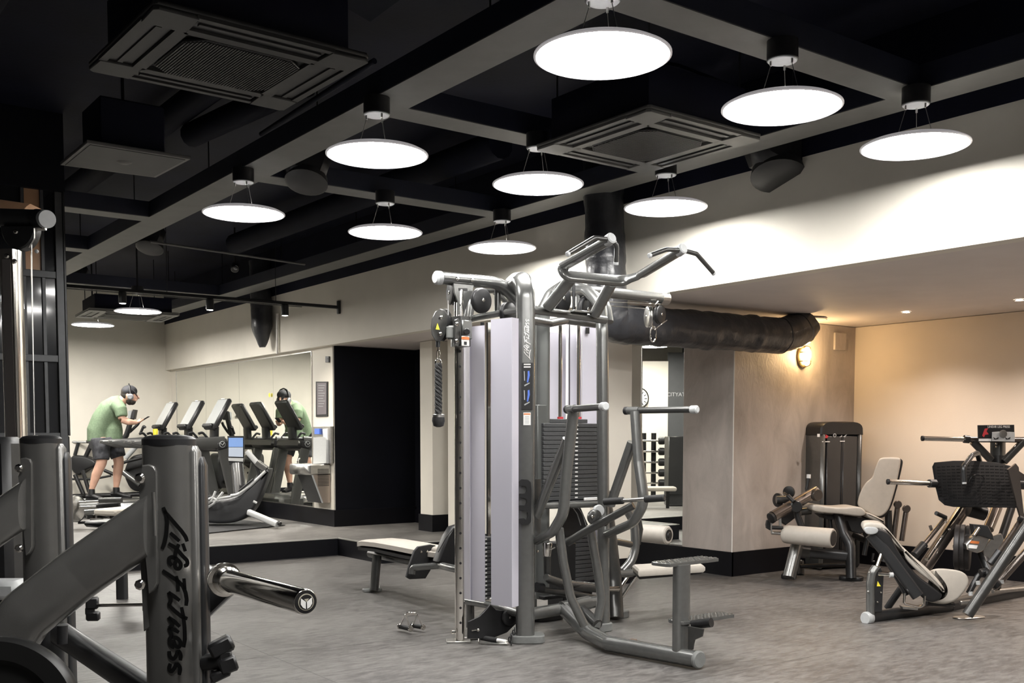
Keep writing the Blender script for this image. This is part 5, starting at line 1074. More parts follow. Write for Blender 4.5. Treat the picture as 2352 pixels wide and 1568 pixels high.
# ================================================================== cardio platform
PZ = .195
TG = mat('treadmill_grey', (.09, .09, .088), .4, .4, noise=.05)
SCR = mat('dim_screen_glass', (.35, .36, .36), .12, 0, noise=.08, nscale=2, coat=.5)
def treadmill(x, y, lab):
    t = thing('treadmill', lab, 'treadmill', (x, y, PZ), 'treadmills facing the mirror wall')
    def B(name, c, s, bev, mm, rot=0, par=None):
        m = MB(); m.box((x + c[0], y + c[1], PZ + c[2]), s, Matrix.Rotation(rot, 3, 'Y') if rot else None, bev); return part(name, m, mm, par or t)
    B('deck', (-.75, 0, .13), (1.65, .78, .08), .01, BLACK); B('running_belt', (-.75, 0, .175), (1.6, .52, .012), .003, GRIP)
    for s in (-1, 1): B('side_rail', (-.75, s * .33, .185), (1.68, .12, .03), .01, STEEL)
    B('motor_cover', (.22, 0, .17), (.42, .80, .26), .06, TG); B('rear_foot', (-1.5, .3, .045), (.08, .1, .09), .01, BLACK); B('rear_foot', (-1.5, -.3, .045), (.08, .1, .09), .01, BLACK); B('front_foot', (.2, 0, .03), (.3, .7, .06), .01, BLACK)
    for s in (-1, 1):
        m = MB(); m.tube([(x + .22, y + s * .38, PZ + .1), (x + .02, y + s * .38, PZ + .98)], .075, ry=.032, up=(0, 1, 0), sq=.5, n=18); part('upright', m, TG, t)
        m = MB(); m.tube([(x + .05, y + s * .38, PZ + 1.08), (x - .45, y + s * .38, PZ + 1.055), (x - .80, y + s * .38, PZ + 1.06), (x - 1.02, y + s * .38, PZ + 1.085)], [.085, .075, .065, .02], ry=[.035, .035, .03, .02], up=(0, 1, 0), sq=.3, n=16); h = part('handrail', m, TG, t)
        m = MB(); m.tube([(x - .1, y + s * .38, PZ + 1.135), (x - .98, y + s * .38, PZ + 1.09)], .012, ry=.025, up=(0, 1, 0), n=10); part('rail_top', m, STEEL, h)
    m = MB(); m.box((x + .02, y, PZ + 1.04), (.22, .84, .16), Matrix.Rotation(-.25, 3, 'Y'), .04); dash = part('dash', m, BLACK, t)
    m = MB(); m.lathe((x + .0, y - .425, PZ + 1.05), (0, -1, 0), [(0, .045), (.006, .043)], 22); part('round_badge', m, CAPG, dash)
    m = MB(); m.lathe((x + .0, y - .432, PZ + 1.05), (0, -1, 0), [(0, .036), (.003, .036)], 20); part('badge_field', m, BLACK, dash)
    m = MB(); m.tube([(x - .03, y - .437, PZ + 1.065), (x, y - .437, PZ + 1.04), (x + .025, y - .437, PZ + 1.075)], .006, n=6); part('badge_mark', m, CAPG, dash)
    m = MB(); m.tube([(x + .04, y, PZ + 1.08), (x + .05, y, PZ + 1.30)], .09, ry=.05, up=(1, 0, 0), sq=.4, n=18); part('console_neck', m, BLACK, t)
    R = Matrix.Rotation(.52, 3, 'Y') @ Matrix.Rotation(0, 3, 'X'); cc = V((x + .10, y, PZ + 1.48))
    m = MB(); m.box(cc, (.07, .42, .50), R, .022); con = part('console', m, BLACK, t)
    m = MB(); m.box(cc + R @ V((-.037, 0, .025)), (.004, .36, .40), R, .001); part('screen', m, SCR, con)
    m = MB(); m.box(cc + R @ V((-.05, 0, -.215)), (.05, .34, .06), R, .015); part('console_tray', m, BLACK, con)
    m = MB(); m.box(cc + R @ V((-.04, 0, .236)), (.006, .12, .010), R, .001); part('console_mark', m, WHITE, con)
    m = MB(); m.tube([(x - .12, y + .2, PZ + 1.13), (x - .2, y + .2, PZ + 1.22), (x - .26, y + .2, PZ + 1.2)], .018, fil=.04, n=10); part('speed_lever', m, BLACK, t)
    m = MB(); m.tube([(x - .12, y - .2, PZ + 1.13), (x - .2, y - .2, PZ + 1.22), (x - .26, y - .2, PZ + 1.2)], .018, fil=.04, n=10); part('speed_lever', m, BLACK, t)
    return t
tr = treadmill(5.38, 16.62, 'treadmill carrying the man in the green shirt, console farthest from the camera')
treadmill(5.46, 15.67, 'middle treadmill of three between the man and the bright console')
treadmill(5.48, 14.65, 'treadmill nearest the camera with the brightest console and round badge')
m = MB(); m.lathe(P(357, 992, D=16.1), (0, 0, 1), [(-.05, .035), (.035, .040), (.05, .03)], 16); solo('yellow_bottle', m, YELLOW, 'small yellow bottle standing on the treadmill dash', 'bottle')
# ---- man
MD = 16.0
SKIN = mat('skin', (.56, .33, .24), .5, noise=.08, nscale=12)
SHIRT = mat('green_marl_cotton', (.135, .19, .115), .8, noise=.15, nscale=40, bump=.3, bscale=14)
SHORT = mat('black_patterned_cloth', (.008, .009, .013), .75, noise=.9, nscale=14, col2=(.06, .06, .068), bump=.2, bscale=18)
HAIR = mat('dark_hair', (.02, .015, .012), .7, noise=.3, nscale=60)
def Q(x, y, off=0): return P(x, y, D=MD + off)
def remeshed(vox, sm=6):
    def f(o):
        r = o.modifiers.new('remesh', 'REMESH'); r.mode = 'VOXEL'; r.voxel_size = vox; r.use_smooth_shade = True
        s = o.modifiers.new('smooth', 'SMOOTH'); s.factor = .6; s.iterations = sm
    return f
MAN = thing('person', 'person in green t-shirt, black shorts, cap and headphones, leaning over a phone', 'person', (P(238, 1140, D=MD).x, P(238, 1140, D=MD).y, .40))
k = MD / F
def limb(m, pts, rs, n=16, **kw): m.tube([Q(*p) for p in pts], [r * k for r in rs], n=n, **kw)
m = MB()
# near side (toward camera) offset negative, far side positive
limb(m, [(243, 1000, 0), (240, 985, 0), (250, 955, 0), (268, 930, 0), (279, 920, 0)], [19, 19, 18, 16, 11], ry=[24 * k, 24 * k, 24 * k, 23 * k, 12 * k], up=CF)
limb(m, [(279, 922, 0), (287, 913, 0), (291, 906, 0)], [11, 10, 10])
m.ball(Q(297, 905), 16.5 * k, 24, (.92, .85, 1.08)); m.ball(Q(306, 912), 10.5 * k, 18, (1, .85, 1.1)); m.ball(Q(302, 921), 8 * k, 14, (1.1, .9, .8))     # skull, face, jaw
m.tube([Q(314, 906), Q(319, 913), Q(314, 916)], [1.8 * k, 2.9 * k, 1.8 * k], n=8)                                                                # nose
m.ball(Q(312, 919.5), 3.4 * k, 10, (1.0, 1.4, .5)); m.ball(Q(293, 908, -.10), 3.6 * k, 10, (.6, .4, 1.2)); m.ball(Q(293, 908, .10), 3.6 * k, 10, (.6, .4, 1.2))     # lips, ears
for off in (-.19, .19):
    limb(m, [(272, 933, off * .9), (277, 945, off), (280, 962, off * 1.05)], [11.5, 9.5, 8])
    limb(m, [(280, 963, off * 1.05), (296, 969, off * .9), (314, 970, off * .45)], [8.3, 7.6, 4.6])
    hb_ = Q(314, 970, off * .45); he_ = Q(322, 967, off * .35)
    m.tube([hb_, he_], [4.4 * k, 5.4 * k], n=12, ry=[3 * k, 3.2 * k], up=(0, 0, 1))
    for j in range(4):
        w_ = (j - 1.5) * .017; c0 = he_ + CF * w_; ln = (.9, 1.05, 1.0, .8)[j]
        m.tube([c0, c0 + (CR * .030 + V((0, 0, .010))) * ln, c0 + (CR * .050 + V((0, 0, .024))) * ln, c0 + (CR * .048 + V((0, 0, .040))) * ln], [.0095, .009, .008, .0065], n=8)
    m.tube([hb_.lerp(he_, .3) + V((0, 0, .015)), he_ + V((0, 0, .035)) + CR * .0, he_ + CR * .025 + V((0, 0, .045))], [.011, .010, .008], n=8)
for off, pts, rs in ((-.13, [(232, 1008, -.1), (236, 1035, -.13), (233, 1063, -.14), (221, 1090, -.14), (211, 1122, -.14), (209, 1133, -.14)], [16, 14, 11.5, 10.5, 6.2, 6]), (.13, [(246, 1008, .1), (268, 1035, .13), (273, 1062, .14), (270, 1088, .14), (267, 1118, .14), (266, 1130, .14)], [16, 14, 11.5, 10.5, 6.2, 6])):
    limb(m, pts, rs)
part('body', m, SKIN, MAN, mod=remeshed(.009, 4))
m = MB()
limb(m, [(228, 1016, 0), (230, 990, 0), (240, 965, 0), (256, 940, 0), (272, 925, 0), (281, 918, 0)], [25, 28, 28, 27, 20, 13], ry=[34 * k, 35 * k, 34 * k, 33 * k, 30 * k, 14 * k], up=CF, n=28)
limb(m, [(258, 1010, 0), (258, 985, 0), (262, 965, 0)], [22, 23, 16], n=20)
for off in (-.19, .19): limb(m, [(267, 928, off * .75), (277, 941, off), (280, 957, off * 1.05)], [16, 14.5, 13.0], n=18)
part('t_shirt', m, SHIRT, MAN, mod=remeshed(.011, 5))
m = MB()
limb(m, [(227, 1006, 0), (234, 1024, 0)], [22, 25], ry=[34 * k, 34 * k], up=CF, n=24); limb(m, [(250, 1008, 0), (256, 1024, 0)], [19, 23], ry=[30 * k, 32 * k], up=CF, n=24)
limb(m, [(229, 1010, -.11), (232, 1030, -.13), (233, 1056, -.14)], [22, 20, 17.5], n=20); limb(m, [(250, 1010, .11), (265, 1030, .13), (272, 1050, .14)], [22, 20, 17], n=20)
part('shorts', m, SHORT, MAN, mod=remeshed(.012, 4))
m = MB(); c = Q(295.5, 899.5); m.ball(c, 17.6 * k, 24, (.96, .88, .86)); m.ball(Q(291.5, 906), 14.8 * k, 20, (.92, 1.0, .95)); hair = part('hair', m, HAIR, MAN)
m = MB(); m.ball(Q(297, 898), 18.6 * k, 26, (.95, .90, .74)); m.v = [v for v in m.v]; cap_ = part('cap', m, mat('black_cap_cloth', (.02, .02, .024), .8, noise=.2), MAN)
m = MB(); m.prism([Q(310, 899, -.09), Q(319, 914, -.05), Q(320, 915, .05), Q(311, 899, .09), Q(305, 893, .06), Q(304, 893, -.06)], V((0, 0, -.012)), .003); part('cap_peak', m, MATS['black_cap_cloth'], cap_)
m = MB(); m.ball(Q(303.5, 921.5), 8.4 * k, 16, (1.0, .9, 1.0)); m.ball(Q(298, 919), 10 * k, 16, (.9, 1.0, 1.1)); part('beard', m, HAIR, MAN)
for off in (-.125, .125):
    m = MB(); m.lathe(Q(300, 911, off) - CF * math.copysign(.02, off), CF * math.copysign(1, off), [(0, .040), (.015, .048), (.03, .048), (.045, .030)], 22); m.v = [v + V((0, 0, 0)) for v in m.v]; part('headphone_cup', m, mat('silver_headphone', (.26, .26, .275), .35, .5), MAN)
m = MB(); m.tube([Q(300, 905, -.135), Q(297, 885.5, -.09), Q(296, 881, 0), Q(297, 885.5, .09), Q(300, 905, .135)], .011, fil=.06, n=10); part('headphone_band', m, BLACK, MAN)
for nm, pts in (('shoe', [(199, 1140, -.14), (211, 1138, -.14), (225, 1143, -.14), (236, 1145, -.14)]), ('shoe', [(256, 1134, .14), (270, 1133, .14), (286, 1138, .14), (301, 1140, .14)])):
    m = MB(); limb(m, pts, [5, 6.5, 5.5, 3.5], ry=[6 * k, 7 * k, 7.5 * k, 5 * k], up=CF, n=18); m.v = [v for v in m.v]; sh = part(nm, m, BLACK, MAN)
    a, b = Q(*pts[0]), Q(*pts[-1]); m = MB(); m.tube([a + V((0, 0, -.035)), b + V((0, 0, -.016))], .012, ry=.046, up=CF, n=12, sq=.3); part('sole', m, BLUEGREY, sh)
for p in ((210, 1128, -.14), (267, 1124, .14)):
    m = MB(); limb(m, [(p[0], p[1] - 5, p[2]), (p[0], p[1] + 9, p[2])], [7.4, 8], n=16); part('sock', m, BLACK, MAN)
m = MB(); c = Q(333, 961.5, .0); m.box(c, (.145, .075, .009), Matrix((CR * .86 + V((0, 0, .5)), CF, CR * -.5 + V((0, 0, .86)))).transposed(), .003); solo('smartphone', m, BLACK, "dark smartphone held in the man's hands", 'phone')

# ---- other cardio machines behind and in front
EL = thing('elliptical_trainer', 'black elliptical trainer standing behind the man against the far wall', 'gym machine', V((P(250, 1130, D=16.8).x, P(250, 1130, D=16.8).y, PZ)))
for nm, mm, pts, r in (('swing_handle', BLACK, [(213, 1012, 17.55), (208, 985, 17.55), (222, 955, 17.55), (235, 950, 17.55)], 3), ('swing_handle', BLACK, [(285, 1000, 17.45), (300, 990, 17.45), (316, 975, 17.45), (320, 968, 17.45)], 3.2), ('swing_handle', BLACK, [(322, 996, 17.15), (330, 978, 17.15), (334, 982, 17.15)], 3), ('front_bar', STEEL, [(163, 1015, 17.35), (205, 1015, 17.35)], 3), ('frame_post', BLUEGREY, [(180, 1016, 17.35), (172, 1045, 17.35)], 4), ('frame_post', BLACK, [(212, 1015, 17.35), (196, 1050, 17.35)], 5),
        ('frame_tube', BLACK, [(190, 1080, 17.25), (205, 1130, 17.25)], 4.5), ('frame_tube', BLACK, [(172, 1090, 17.25), (192, 1135, 17.25)], 5), ('frame_tube', BLACK, [(165, 1100, 17.25), (215, 1100, 17.25), (255, 1092, 17.25)], 2.5), ('pedal_beam', SILVER, [(283, 1084, 17.45), (322, 1113, 17.45)], 6.5), ('pedal_beam', BLACK, [(240, 1080, 17.45), (275, 1095, 17.45)], 4), ('base_bar', BLACK, [(165, 1139, 17.35), (330, 1135, 17.35)], 4), ('swing_arm', CAPG, [(288, 1052, 17.45), (312, 1025, 17.45)], 6), ('frame_tube', BLACK, [(258, 1072, 17.35), (290, 1060, 17.35), (330, 1050, 17.35)], 3.5)):
    T(EL, nm, mm, pts, r, fil=8, n=12)
PR(EL, 'seat_cover', BLACK, [(160, 1044), (195, 1047), (218, 1058), (220, 1070), (196, 1078), (180, 1094), (162, 1080)], 17.30, .25, .03); PR(EL, 'drive_cover', BLACK, [(288, 1068), (300, 1046), (335, 1040), (345, 1090), (340, 1130), (300, 1128), (282, 1090)], 17.50, .2, .04)
PR(EL, 'console', BLACK, [(305, 940), (311, 941), (307, 962), (297, 961)], 17.35, .12, .008); PR(EL, 'console_screen', SCR, [(294, 943), (303, 942), (299, 961), (294, 961)], 17.34, .02, .002); T(EL, 'console_post', BLACK, [(303, 960, 17.40), (290, 1000, 17.40), (282, 1010, 17.40)], 6, n=12)
RB = thing('recumbent_bike', 'recumbent bike with silver rails and round flywheel cover low on the platform at left', 'exercise bike', V((P(215, 1180, D=13.2).x, P(215, 1180, D=13.2).y, PZ)))
DISC(RB, 'flywheel_cover', STEEL, 168, 1168, 13.0, 30, .12, CR * .9 - CF * .35); DISC(RB, 'flywheel_rim', BLACK, 174, 1168, 13.1, 31, .05, CR * .9 - CF * .35)
for nm, mm, pts, r in (('rail', STEEL, [(180, 1153, 13), (235, 1150, 13)], 2.5), ('rail', CAPG, [(183, 1158, 13), (225, 1157, 13)], 2.5), ('rail', STEEL, [(183, 1165, 13), (222, 1164, 13)], 4), ('frame_tube', SILVER, [(196, 1176, 13), (250, 1172, 13)], 7), ('foot_bar', SILVER, [(222, 1190, 13), (222, 1210, 13)], 14), ('seat_slider', BLACK, [(222, 1162, 13.1), (275, 1158, 13.1)], 7), ('seat_slider', GREY, [(228, 1149, 13), (280, 1148, 13)], 6), ('base_bar', BLACK, [(180, 1200, 13.1), (235, 1198, 13.1)], 3)): T(RB, nm, mm, pts, r, n=12, sq=.3)
# stair of a stepper: curved black hull in front of the mirror
ST = thing('upright_bike', 'black hulled exercise bike with curved silver spine and blue lit screen before the mirror', 'exercise bike', V((P(560, 1200, D=13.9).x, P(560, 1200, D=13.9).y, PZ)))
PR(ST, 'hull', mat('charcoal_hull', (.03, .031, .034), .42, noise=.1), [(440, 1150), (470, 1152), (500, 1146), (520, 1145), (545, 1138), (570, 1118), (595, 1095), (607, 1080), (617, 1074), (615, 1090), (600, 1130), (585, 1165), (565, 1188), (540, 1200), (505, 1203), (470, 1200), (440, 1196)], 13.4, .30, .05)
T(ST, 'spine', CAPG, [(567, 1036, 13.45), (590, 1062, 13.45)], 6, n=14, sq=.4); T(ST, 'spine', SILVER, [(590, 1062, 13.45), (612, 1078, 13.45)], 8, n=14, sq=.4)
T(ST, 'spine_inner', BLACK, [(571, 1048, 13.5), (590, 1072, 13.5), (596, 1090, 13.5), (585, 1105, 13.5)], 4, fil=14, n=12)
T(ST, 'spine_strip', CAPG, [(610, 1082, 13.4), (575, 1115, 13.4), (545, 1136, 13.38), (530, 1138, 13.38)], 3.5, fil=20, n=10); T(ST, 'spine_strip', BLACK, [(582, 1100, 13.38), (548, 1128, 13.38)], 2.5, n=8)
for pts in ([(470, 1170, 13.4), (492, 1155, 13.3), (512, 1130, 13.3)], [(470, 1160, 13.4), (486, 1150, 13.3), (495, 1128, 13.3)], [(470, 1150, 13.3), (488, 1142, 13.3), (500, 1150, 13.3)], [(500, 1145, 13.3), (530, 1140, 13.3)]): T(ST, 'pedal_strap', CAPG, pts, 3, n=8)
T(ST, 'crank', BLACK, [(478, 1140, 13.35), (488, 1160, 13.35)], 4, n=10)
T(ST, 'foot_bar', CAPG, [(572, 1176, 13.35), (638, 1204, 13.1)], 7, n=16, sq=.4); T(ST, 'foot_end', BLACK, [(638, 1200, 13.12), (644, 1203, 13.1)], 5, n=10)
T(ST, 'knob', CAPG, [(582, 1151, 13.4), (590, 1155, 13.4)], 3, n=10)
T(ST, 'screen_post', BLUEGREY, [(545, 1068, 13.9), (552, 1150, 13.7)], 14, n=14, sq=.4)
PR(ST, 'screen_housing', BLUEGREY, [(522, 1001), (560, 1001), (560, 1056), (556, 1070), (526, 1067), (524, 1058)], 13.86, .05, .006)
PR(ST, 'display', mat('blue_white_display', (.12, .2, .42), .3, emit=(.22, .36, .62), estr=.22), [(525, 1005), (558, 1005), (558, 1026), (525, 1026)], 13.85, .004, 0); PR(ST, 'display_lower', mat('pale_display', (.3, .34, .42), .3, emit=(.45, .5, .55), estr=.16), [(525, 1027), (558, 1027), (558, 1049), (525, 1048)], 13.85, .004, 0)
PR(ST, 'housing_lip', CAPG, [(524, 1051), (559, 1052), (558, 1060), (525, 1058)], 13.845, .01, .002)
m = MB(); m.prism([P(x, y, Z=PZ + .008) for x, y in ((470, 1225), (655, 1206), (560, 1195), (440, 1200))], (0, 0, .006)); solo('floor_mat', m, GRIP, 'thin black rubber mat under the black hulled bike', 'mat')

# ---- fountain, notices
XW = 6.14
FO = thing('water_fountain', 'stainless steel bottle filler and drinking fountain on the white wall end', 'drinking fountain', (6.0, 12.42, .35))
Y0, Y1 = P(760, 1100, X=6.0).y, P(700, 1100, X=6.0).y
f_ = lambda pts, X, dep, nm, mm, par=FO, bev=.004: part(nm, MB().prism([P(x, y, X=X) for x, y in pts], (dep, 0, 0), bev), mm, par)
f_([(717, 980), (759, 979), (759, 1064), (717, 1066)], 6.09, .05, 'back_panel', STEEL)
f_([(719, 1004), (746, 1003), (749, 1010), (749, 1064), (719, 1065)], 6.05, .04, 'filler_recess', CAPG)
f_([(722, 984), (733, 984), (733, 997), (722, 997)], 6.06, .03, 'blue_sensor', BLUE)
f_([(741, 985), (752, 984), (752, 1064), (748, 1064)], 6.07, .02, 'light_strip', WHITE)
m = MB(); m.prism([V((x, y, .865)) for x, y in ((6.13, 12.2), (5.86, 12.2), (5.80, 12.26), (5.76, 12.40), (5.76, 12.62), (5.82, 12.74), (5.92, 12.78), (6.13, 12.78))], (0, 0, .135), .015); part('basin', m, STEEL, FO)
WST = mat('warm_steel', (.42, .36, .32), .35, .9, noise=.05)
m = MB(); m.prism([V((x, 12.201, z)) for x, z in ((6.13, .50), (6.02, .50), (5.885, .865), (6.13, .865))], (0, .40, 0), .003); part('cabinet', m, WST, FO)
m = MB(); m.prism([V((x, 12.204, z)) for x, z in ((6.018, .50), (6.012, .50), (5.872, .865), (5.884, .865))], (0, .42, 0), .002); part('front_skin', m, BLUEGREY, FO)
m = MB(); m.prism([V((x, 12.197, z)) for x, z in ((6.026, .50), (6.008, .50), (5.868, .865), (5.888, .865))], (0, .008, 0), .001); part('steel_edge', m, CAPG, FO)
for q in range(12): m = MB(); z = .93 - q * .019; m.span((5.955, 12.194, z), (6.11, 12.201, z + .008)); part('louvre', m, BLACK, FO)
m = MB(); m.tube([P(684, 1066, X=5.9), P(684, 1056, X=5.9), P(688, 1053, X=5.95)], .014, fil=.02, n=10); part('spout', m, CHROME, FO)
t = thing('framed_notice', 'black framed grey notice on the white wall end above the fountain', 'notice', P(738, 955, X=6.13))
f_([(725, 876), (752, 876), (752, 956), (725, 957)], 6.125, .015, 'frame', BLACK, t); f_([(728, 879), (749.5, 879), (749.5, 951), (728, 952)], 6.12, .004, 'sheet', mat('notice_grey', (.16, .14, .155), .4, noise=.05), t, 0)
for q in range(9): f_([(731, 884 + q * 6), (746 - (q % 3) * 2, 884 + q * 6), (746 - (q % 3) * 2, 885.2 + q * 6), (731, 885.2 + q * 6)], 6.118, .001, 'text_line', CAPG, t, 0)
t = thing('wall_switch', 'small dark grey control on the white wall end near the soffit', 'switch', P(750, 825, X=6.13)); f_([(747, 818), (755, 818), (755, 832), (747, 832)], 6.12, .02, 'body', BLUEGREY, t); f_([(749, 821), (753, 821), (753, 826), (749, 826)], 6.117, .003, 'button', BLACK, t, 0)
m = MB(); m.lathe(P(619, 907, X=6.115), (-1, 0, 0), [(0, .03), (.002, .03)], 16); solo('yellow_sticker', m, YELLOW, 'small yellow round sticker on the joint of the mirror wall', 'sticker')

# ================================================================== things hanging from the ceiling
CAS = mat('dark_grey_cassette', (.034, .034, .034), .5, noise=.1, nscale=10); CAS2 = mat('grey_cassette', (.13, .128, .122), .5, noise=.08, nscale=10)
def cassette(corn, z, lab, mm, h=.28):
    c = [P(x, y, Z=z) for x, y in corn]; o = sum(c, V()) / 4; ex = ((c[1] - c[0]) + (c[2] - c[3])) / 4; ey = ((c[3] - c[0]) + (c[2] - c[1])) / 4
    ey = ey - ex * (ey.dot(ex) / ex.length_squared)
    t = thing('air_conditioner', lab, 'air conditioner', (o.x, o.y, z), 'ceiling cassette units')
    g = lambda u, v, dz=0: o + ex * u + ey * v + V((0, 0, dz))
    def slabp(nm, poly, z0, th, m0, par=t): m = MB(); m.prism([g(u, v, z0) for u, v in poly], (0, 0, th), .003); return part(nm, m, m0, par)
    ch = .1
    # fascia as four arms round the slots
    o_ = [(-1 + .03, -1), (1 - .03, -1), (1, -1 + .03), (1, 1 - .03), (1 - .03, 1), (-1 + .03, 1), (-1, 1 - .03), (-1, -1 + .03)]
    slabp('fascia_back', o_, .02, .02, mm)
    for a in range(4):
        rt = lambda u, v: [(u, v), (-v, u), (-u, -v), (v, -u)][a]
        slabp('fascia_corner', [rt(*q) for q in ((.60, -.60), (.62, -.99), (.96, -1.0), (1.0, -.96), (.99, -.62))], 0, .02, mm)
        slabp('fascia_bar', [rt(*q) for q in ((-.62, -.70), (.62, -.70), (.62, -.58), (-.62, -.58))], 0, .02, mm)
        slabp('fascia_rim', [rt(*q) for q in ((-.64, -1.0), (.64, -1.0), (.64, -.93), (-.64, -.93))], .004, .016, mm)
        slabp('air_slot', [rt(*q) for q in ((-.60, -.92), (.60, -.92), (.60, -.71), (-.60, -.71))], .012, .008, BLACK)
        m = MB(); m.prism([g(*rt(*q), .005) for q in ((-.57, -.85), (.57, -.85), (.57, -.80), (-.57, -.80))], (0, 0, .006)); part('air_flap', m, CAS, t)
    gr = slabp('intake_grille', [(-.56, -.40), (-.40, -.56), (.40, -.56), (.56, -.40), (.56, .40), (.40, .56), (-.40, .56), (-.56, .40)], -.002, .012, BLACK)
    m = MB()
    for k in range(40):
        u = -.54 + 1.08 * k / 39; w = .54 - max(0, abs(u) - .40); m.prism([g(u - .007, -w, -.007), g(u + .007, -w, -.007), g(u + .007, w, -.007), g(u - .007, w, -.007)], (0, 0, .005))
    part('grille_slat', m, CAS, gr, kind='stuff')
    slabp('unit_body', [(-.85, -.85), (.85, -.85), (.85, .85), (-.85, .85)], .04, h, NAVY)
    for u, v in ((-.8, -.8), (.8, -.8), (.8, .8), (-.8, .8)): m = MB(); m.cyl(g(u, v, .04 + h), g(u, v, ZC - z), .006, 6); part('hanger_rod', m, BLACK, t)
    return t
cassette([(345, 20), (850, 140), (650, 258), (210, 162)], 3.08, 'large dark cassette air conditioner at the upper left with ribbed intake grille', CAS)
cassette([(1222, 346), (1490, 258), (1752, 320), (1487, 400)], 3.18, 'grey cassette air conditioner between the pendant lamps over the cable tower', CAS2)
cassette([(172, 728), (208, 712), (410, 725), (370, 742)], 3.05, 'small far cassette air conditioner over the cardio platform near the far wall', CAS2, .2)
# flat panel speaker
t = thing('ceiling_panel', 'flat dark square ceiling panel with a round centre, below the large air conditioner', 'ceiling panel', P(285, 370, Z=3.1))
c = [P(x, y, Z=3.1) for x, y in ((200, 328), (438, 366), (358, 408), (138, 379))]; o = sum(c, V()) / 4
m = MB(); m.prism(c, (0, 0, .02), .003); part('frame', m, CAS2, t); m = MB(); m.prism([o + (q - o) * .92 + V((0, 0, -.003)) for q in c], (0, 0, .004)); part('board', m, CAS, t)
m = MB(); m.lathe(o + V((0, 0, -.012)), (0, 0, 1), [(0, .03), (.009, .05)], 24); part('round_boss', m, CAS2, t); m = MB(); m.box(o + V((0, 0, .18)), (.4, .4, .3), None, .01); part('box', m, NAVY, t)
m = MB(); m.cyl(o + V((0, 0, .3)), V((o.x, o.y, ZC)), .01, 8); part('hanger_rod', m, BLACK, t)
# loudspeakers under the channels
def speaker(px, py, D, s, lab):
    c = P(px, py, D=D); t = thing('ceiling_speaker', lab, 'loudspeaker', c, 'dark ceiling loudspeakers')
    R = axes(-20) @ Matrix.Rotation(.35, 3, 'Y'); m = MB(); m.box(c, (.30 * s, .24 * s, .26 * s), R, .05 * s); b = part('cabinet', m, BLACK, t)
    m = MB(); m.lathe(c + V((0, 0, -.10 * s)), V((-.3, -.3, -1)), [(0, .14 * s), (.05 * s, .15 * s), (.07 * s, .12 * s)], 26); part('grille', m, CAS, b)
    m = MB(); m.cyl(c + V((0, 0, .08 * s)), V((c.x, c.y, max(ZB, c.z + .2))), .03, 12); m.box(c + V((0, 0, .13 * s)), (.12 * s, .12 * s, .08), None, .01); part('mount', m, BLACK, t)
speaker(705, 372, 8.0, 1.1, 'dark loudspeaker beside the first pendant lamp of the second row'); speaker(1788, 345, 7.4, 1.3, 'dark loudspeaker on the channel before the white bulkhead'); speaker(345, 540, 11.5, 1.0, 'small dark loudspeaker on the long channel at the left'); speaker(172, 622, 14.0, 1.0, 'far dark loudspeaker beside the partition')
# track with spots
t = thing('track_light', 'black lighting track crossing to the bulkhead with three small spotlights', 'track light', P(468, 700, Z=3.02))
a = P(150, 656, Y=12.6); b = P(781, 706, X=XB); m = MB(); m.tube([a, b], .022, ry=.02, up=(0, 0, 1), n=8, sq=.6); part('track', m, BLACK, t)
m = MB(); m.tube([a + V((0, 0, -.03)), a.lerp(b, .85) + V((0, 0, -.03))], .006, n=6); part('track_edge', m, CAS2, t)
m = MB(); m.box(b + V((-.02, 0, 0)), (.03, .05, .16), None, .004); part('wall_bracket', m, BLACK, t)
for x, y in ((272, 680), (468, 692), (645, 706)):
    s = (x - 150) / 631; c = a.lerp(b, s); m = MB(); m.cyl(c + V((0, 0, -.02)), c + V((0, 0, -.15)), .045, 18, bev=.004); sp_ = part('spot_body', m, BLACK, t)
    m = MB(); m.lathe(c + V((0, 0, -.152)), (0, 0, 1), [(0, .034), (.003, .034)], 18); part('spot_lens', m, mat('spot_lens', (1, 1, .95), .4, emit=(1, .95, .85), estr=25), sp_)
    o = point('spot_light', V((0, 0, 0)), (1, .93, .82), 70, .03, 120, .9); o.parent = sp_; o.location = c + V((0, 0, -.16)) - ORG[sp_.name]
for f in (.35, .75): m = MB(); c = a.lerp(b, f); m.cyl(c, V((c.x, c.y, ZC)), .004, 6); part('hanger_rod', m, BLACK, t)
# services above the grid
PIPE = mat('dark_painted_pipe', (.005, .006, .012), .75, spec=.1, noise=.2)
def pipe(pts, r, lab, mm=PIPE, nm='ceiling_pipe'):
    m = MB(); m.tube([V(p) for p in pts], r, fil=.1, n=12); return solo(nm, m, mm, lab, 'pipe')
pipe([P(345, 555, Z=3.35), P(700, 607, Z=3.35)], .012, 'thin pipe running right from the small loudspeaker', CAS2)
pipe([P(440, 310, Z=3.6), P(700, 190, Z=3.6)], .09, 'dark ribbed service duct beside the large air conditioner')
pipe([P(600, 308, Z=3.36), P(860, 140, Z=3.36)], .016, 'thin rail edge alongside the large air conditioner')
pipe([P(1690, 200, Z=3.6), P(1560, 150, Z=3.6), P(1400, 120, Z=3.6)], .01, 'thin conduit above the grid near the second front lamp')
pipe([P(540, 560, Z=3.7), P(1150, 330, Z=3.7)], .12, 'dark round duct inside the ceiling void behind the lamps', PIPE, 'ceiling_duct')
pipe([(2.7, -2, 3.75), (2.7, 17, 3.75)], .10, 'long dark duct along the ceiling void left of the first channel', PIPE, 'ceiling_duct')
pipe([(1.0, 3, 3.5), (1.0, 9, 3.5)], .14, 'dark duct over the large air conditioner', PIPE, 'ceiling_duct')
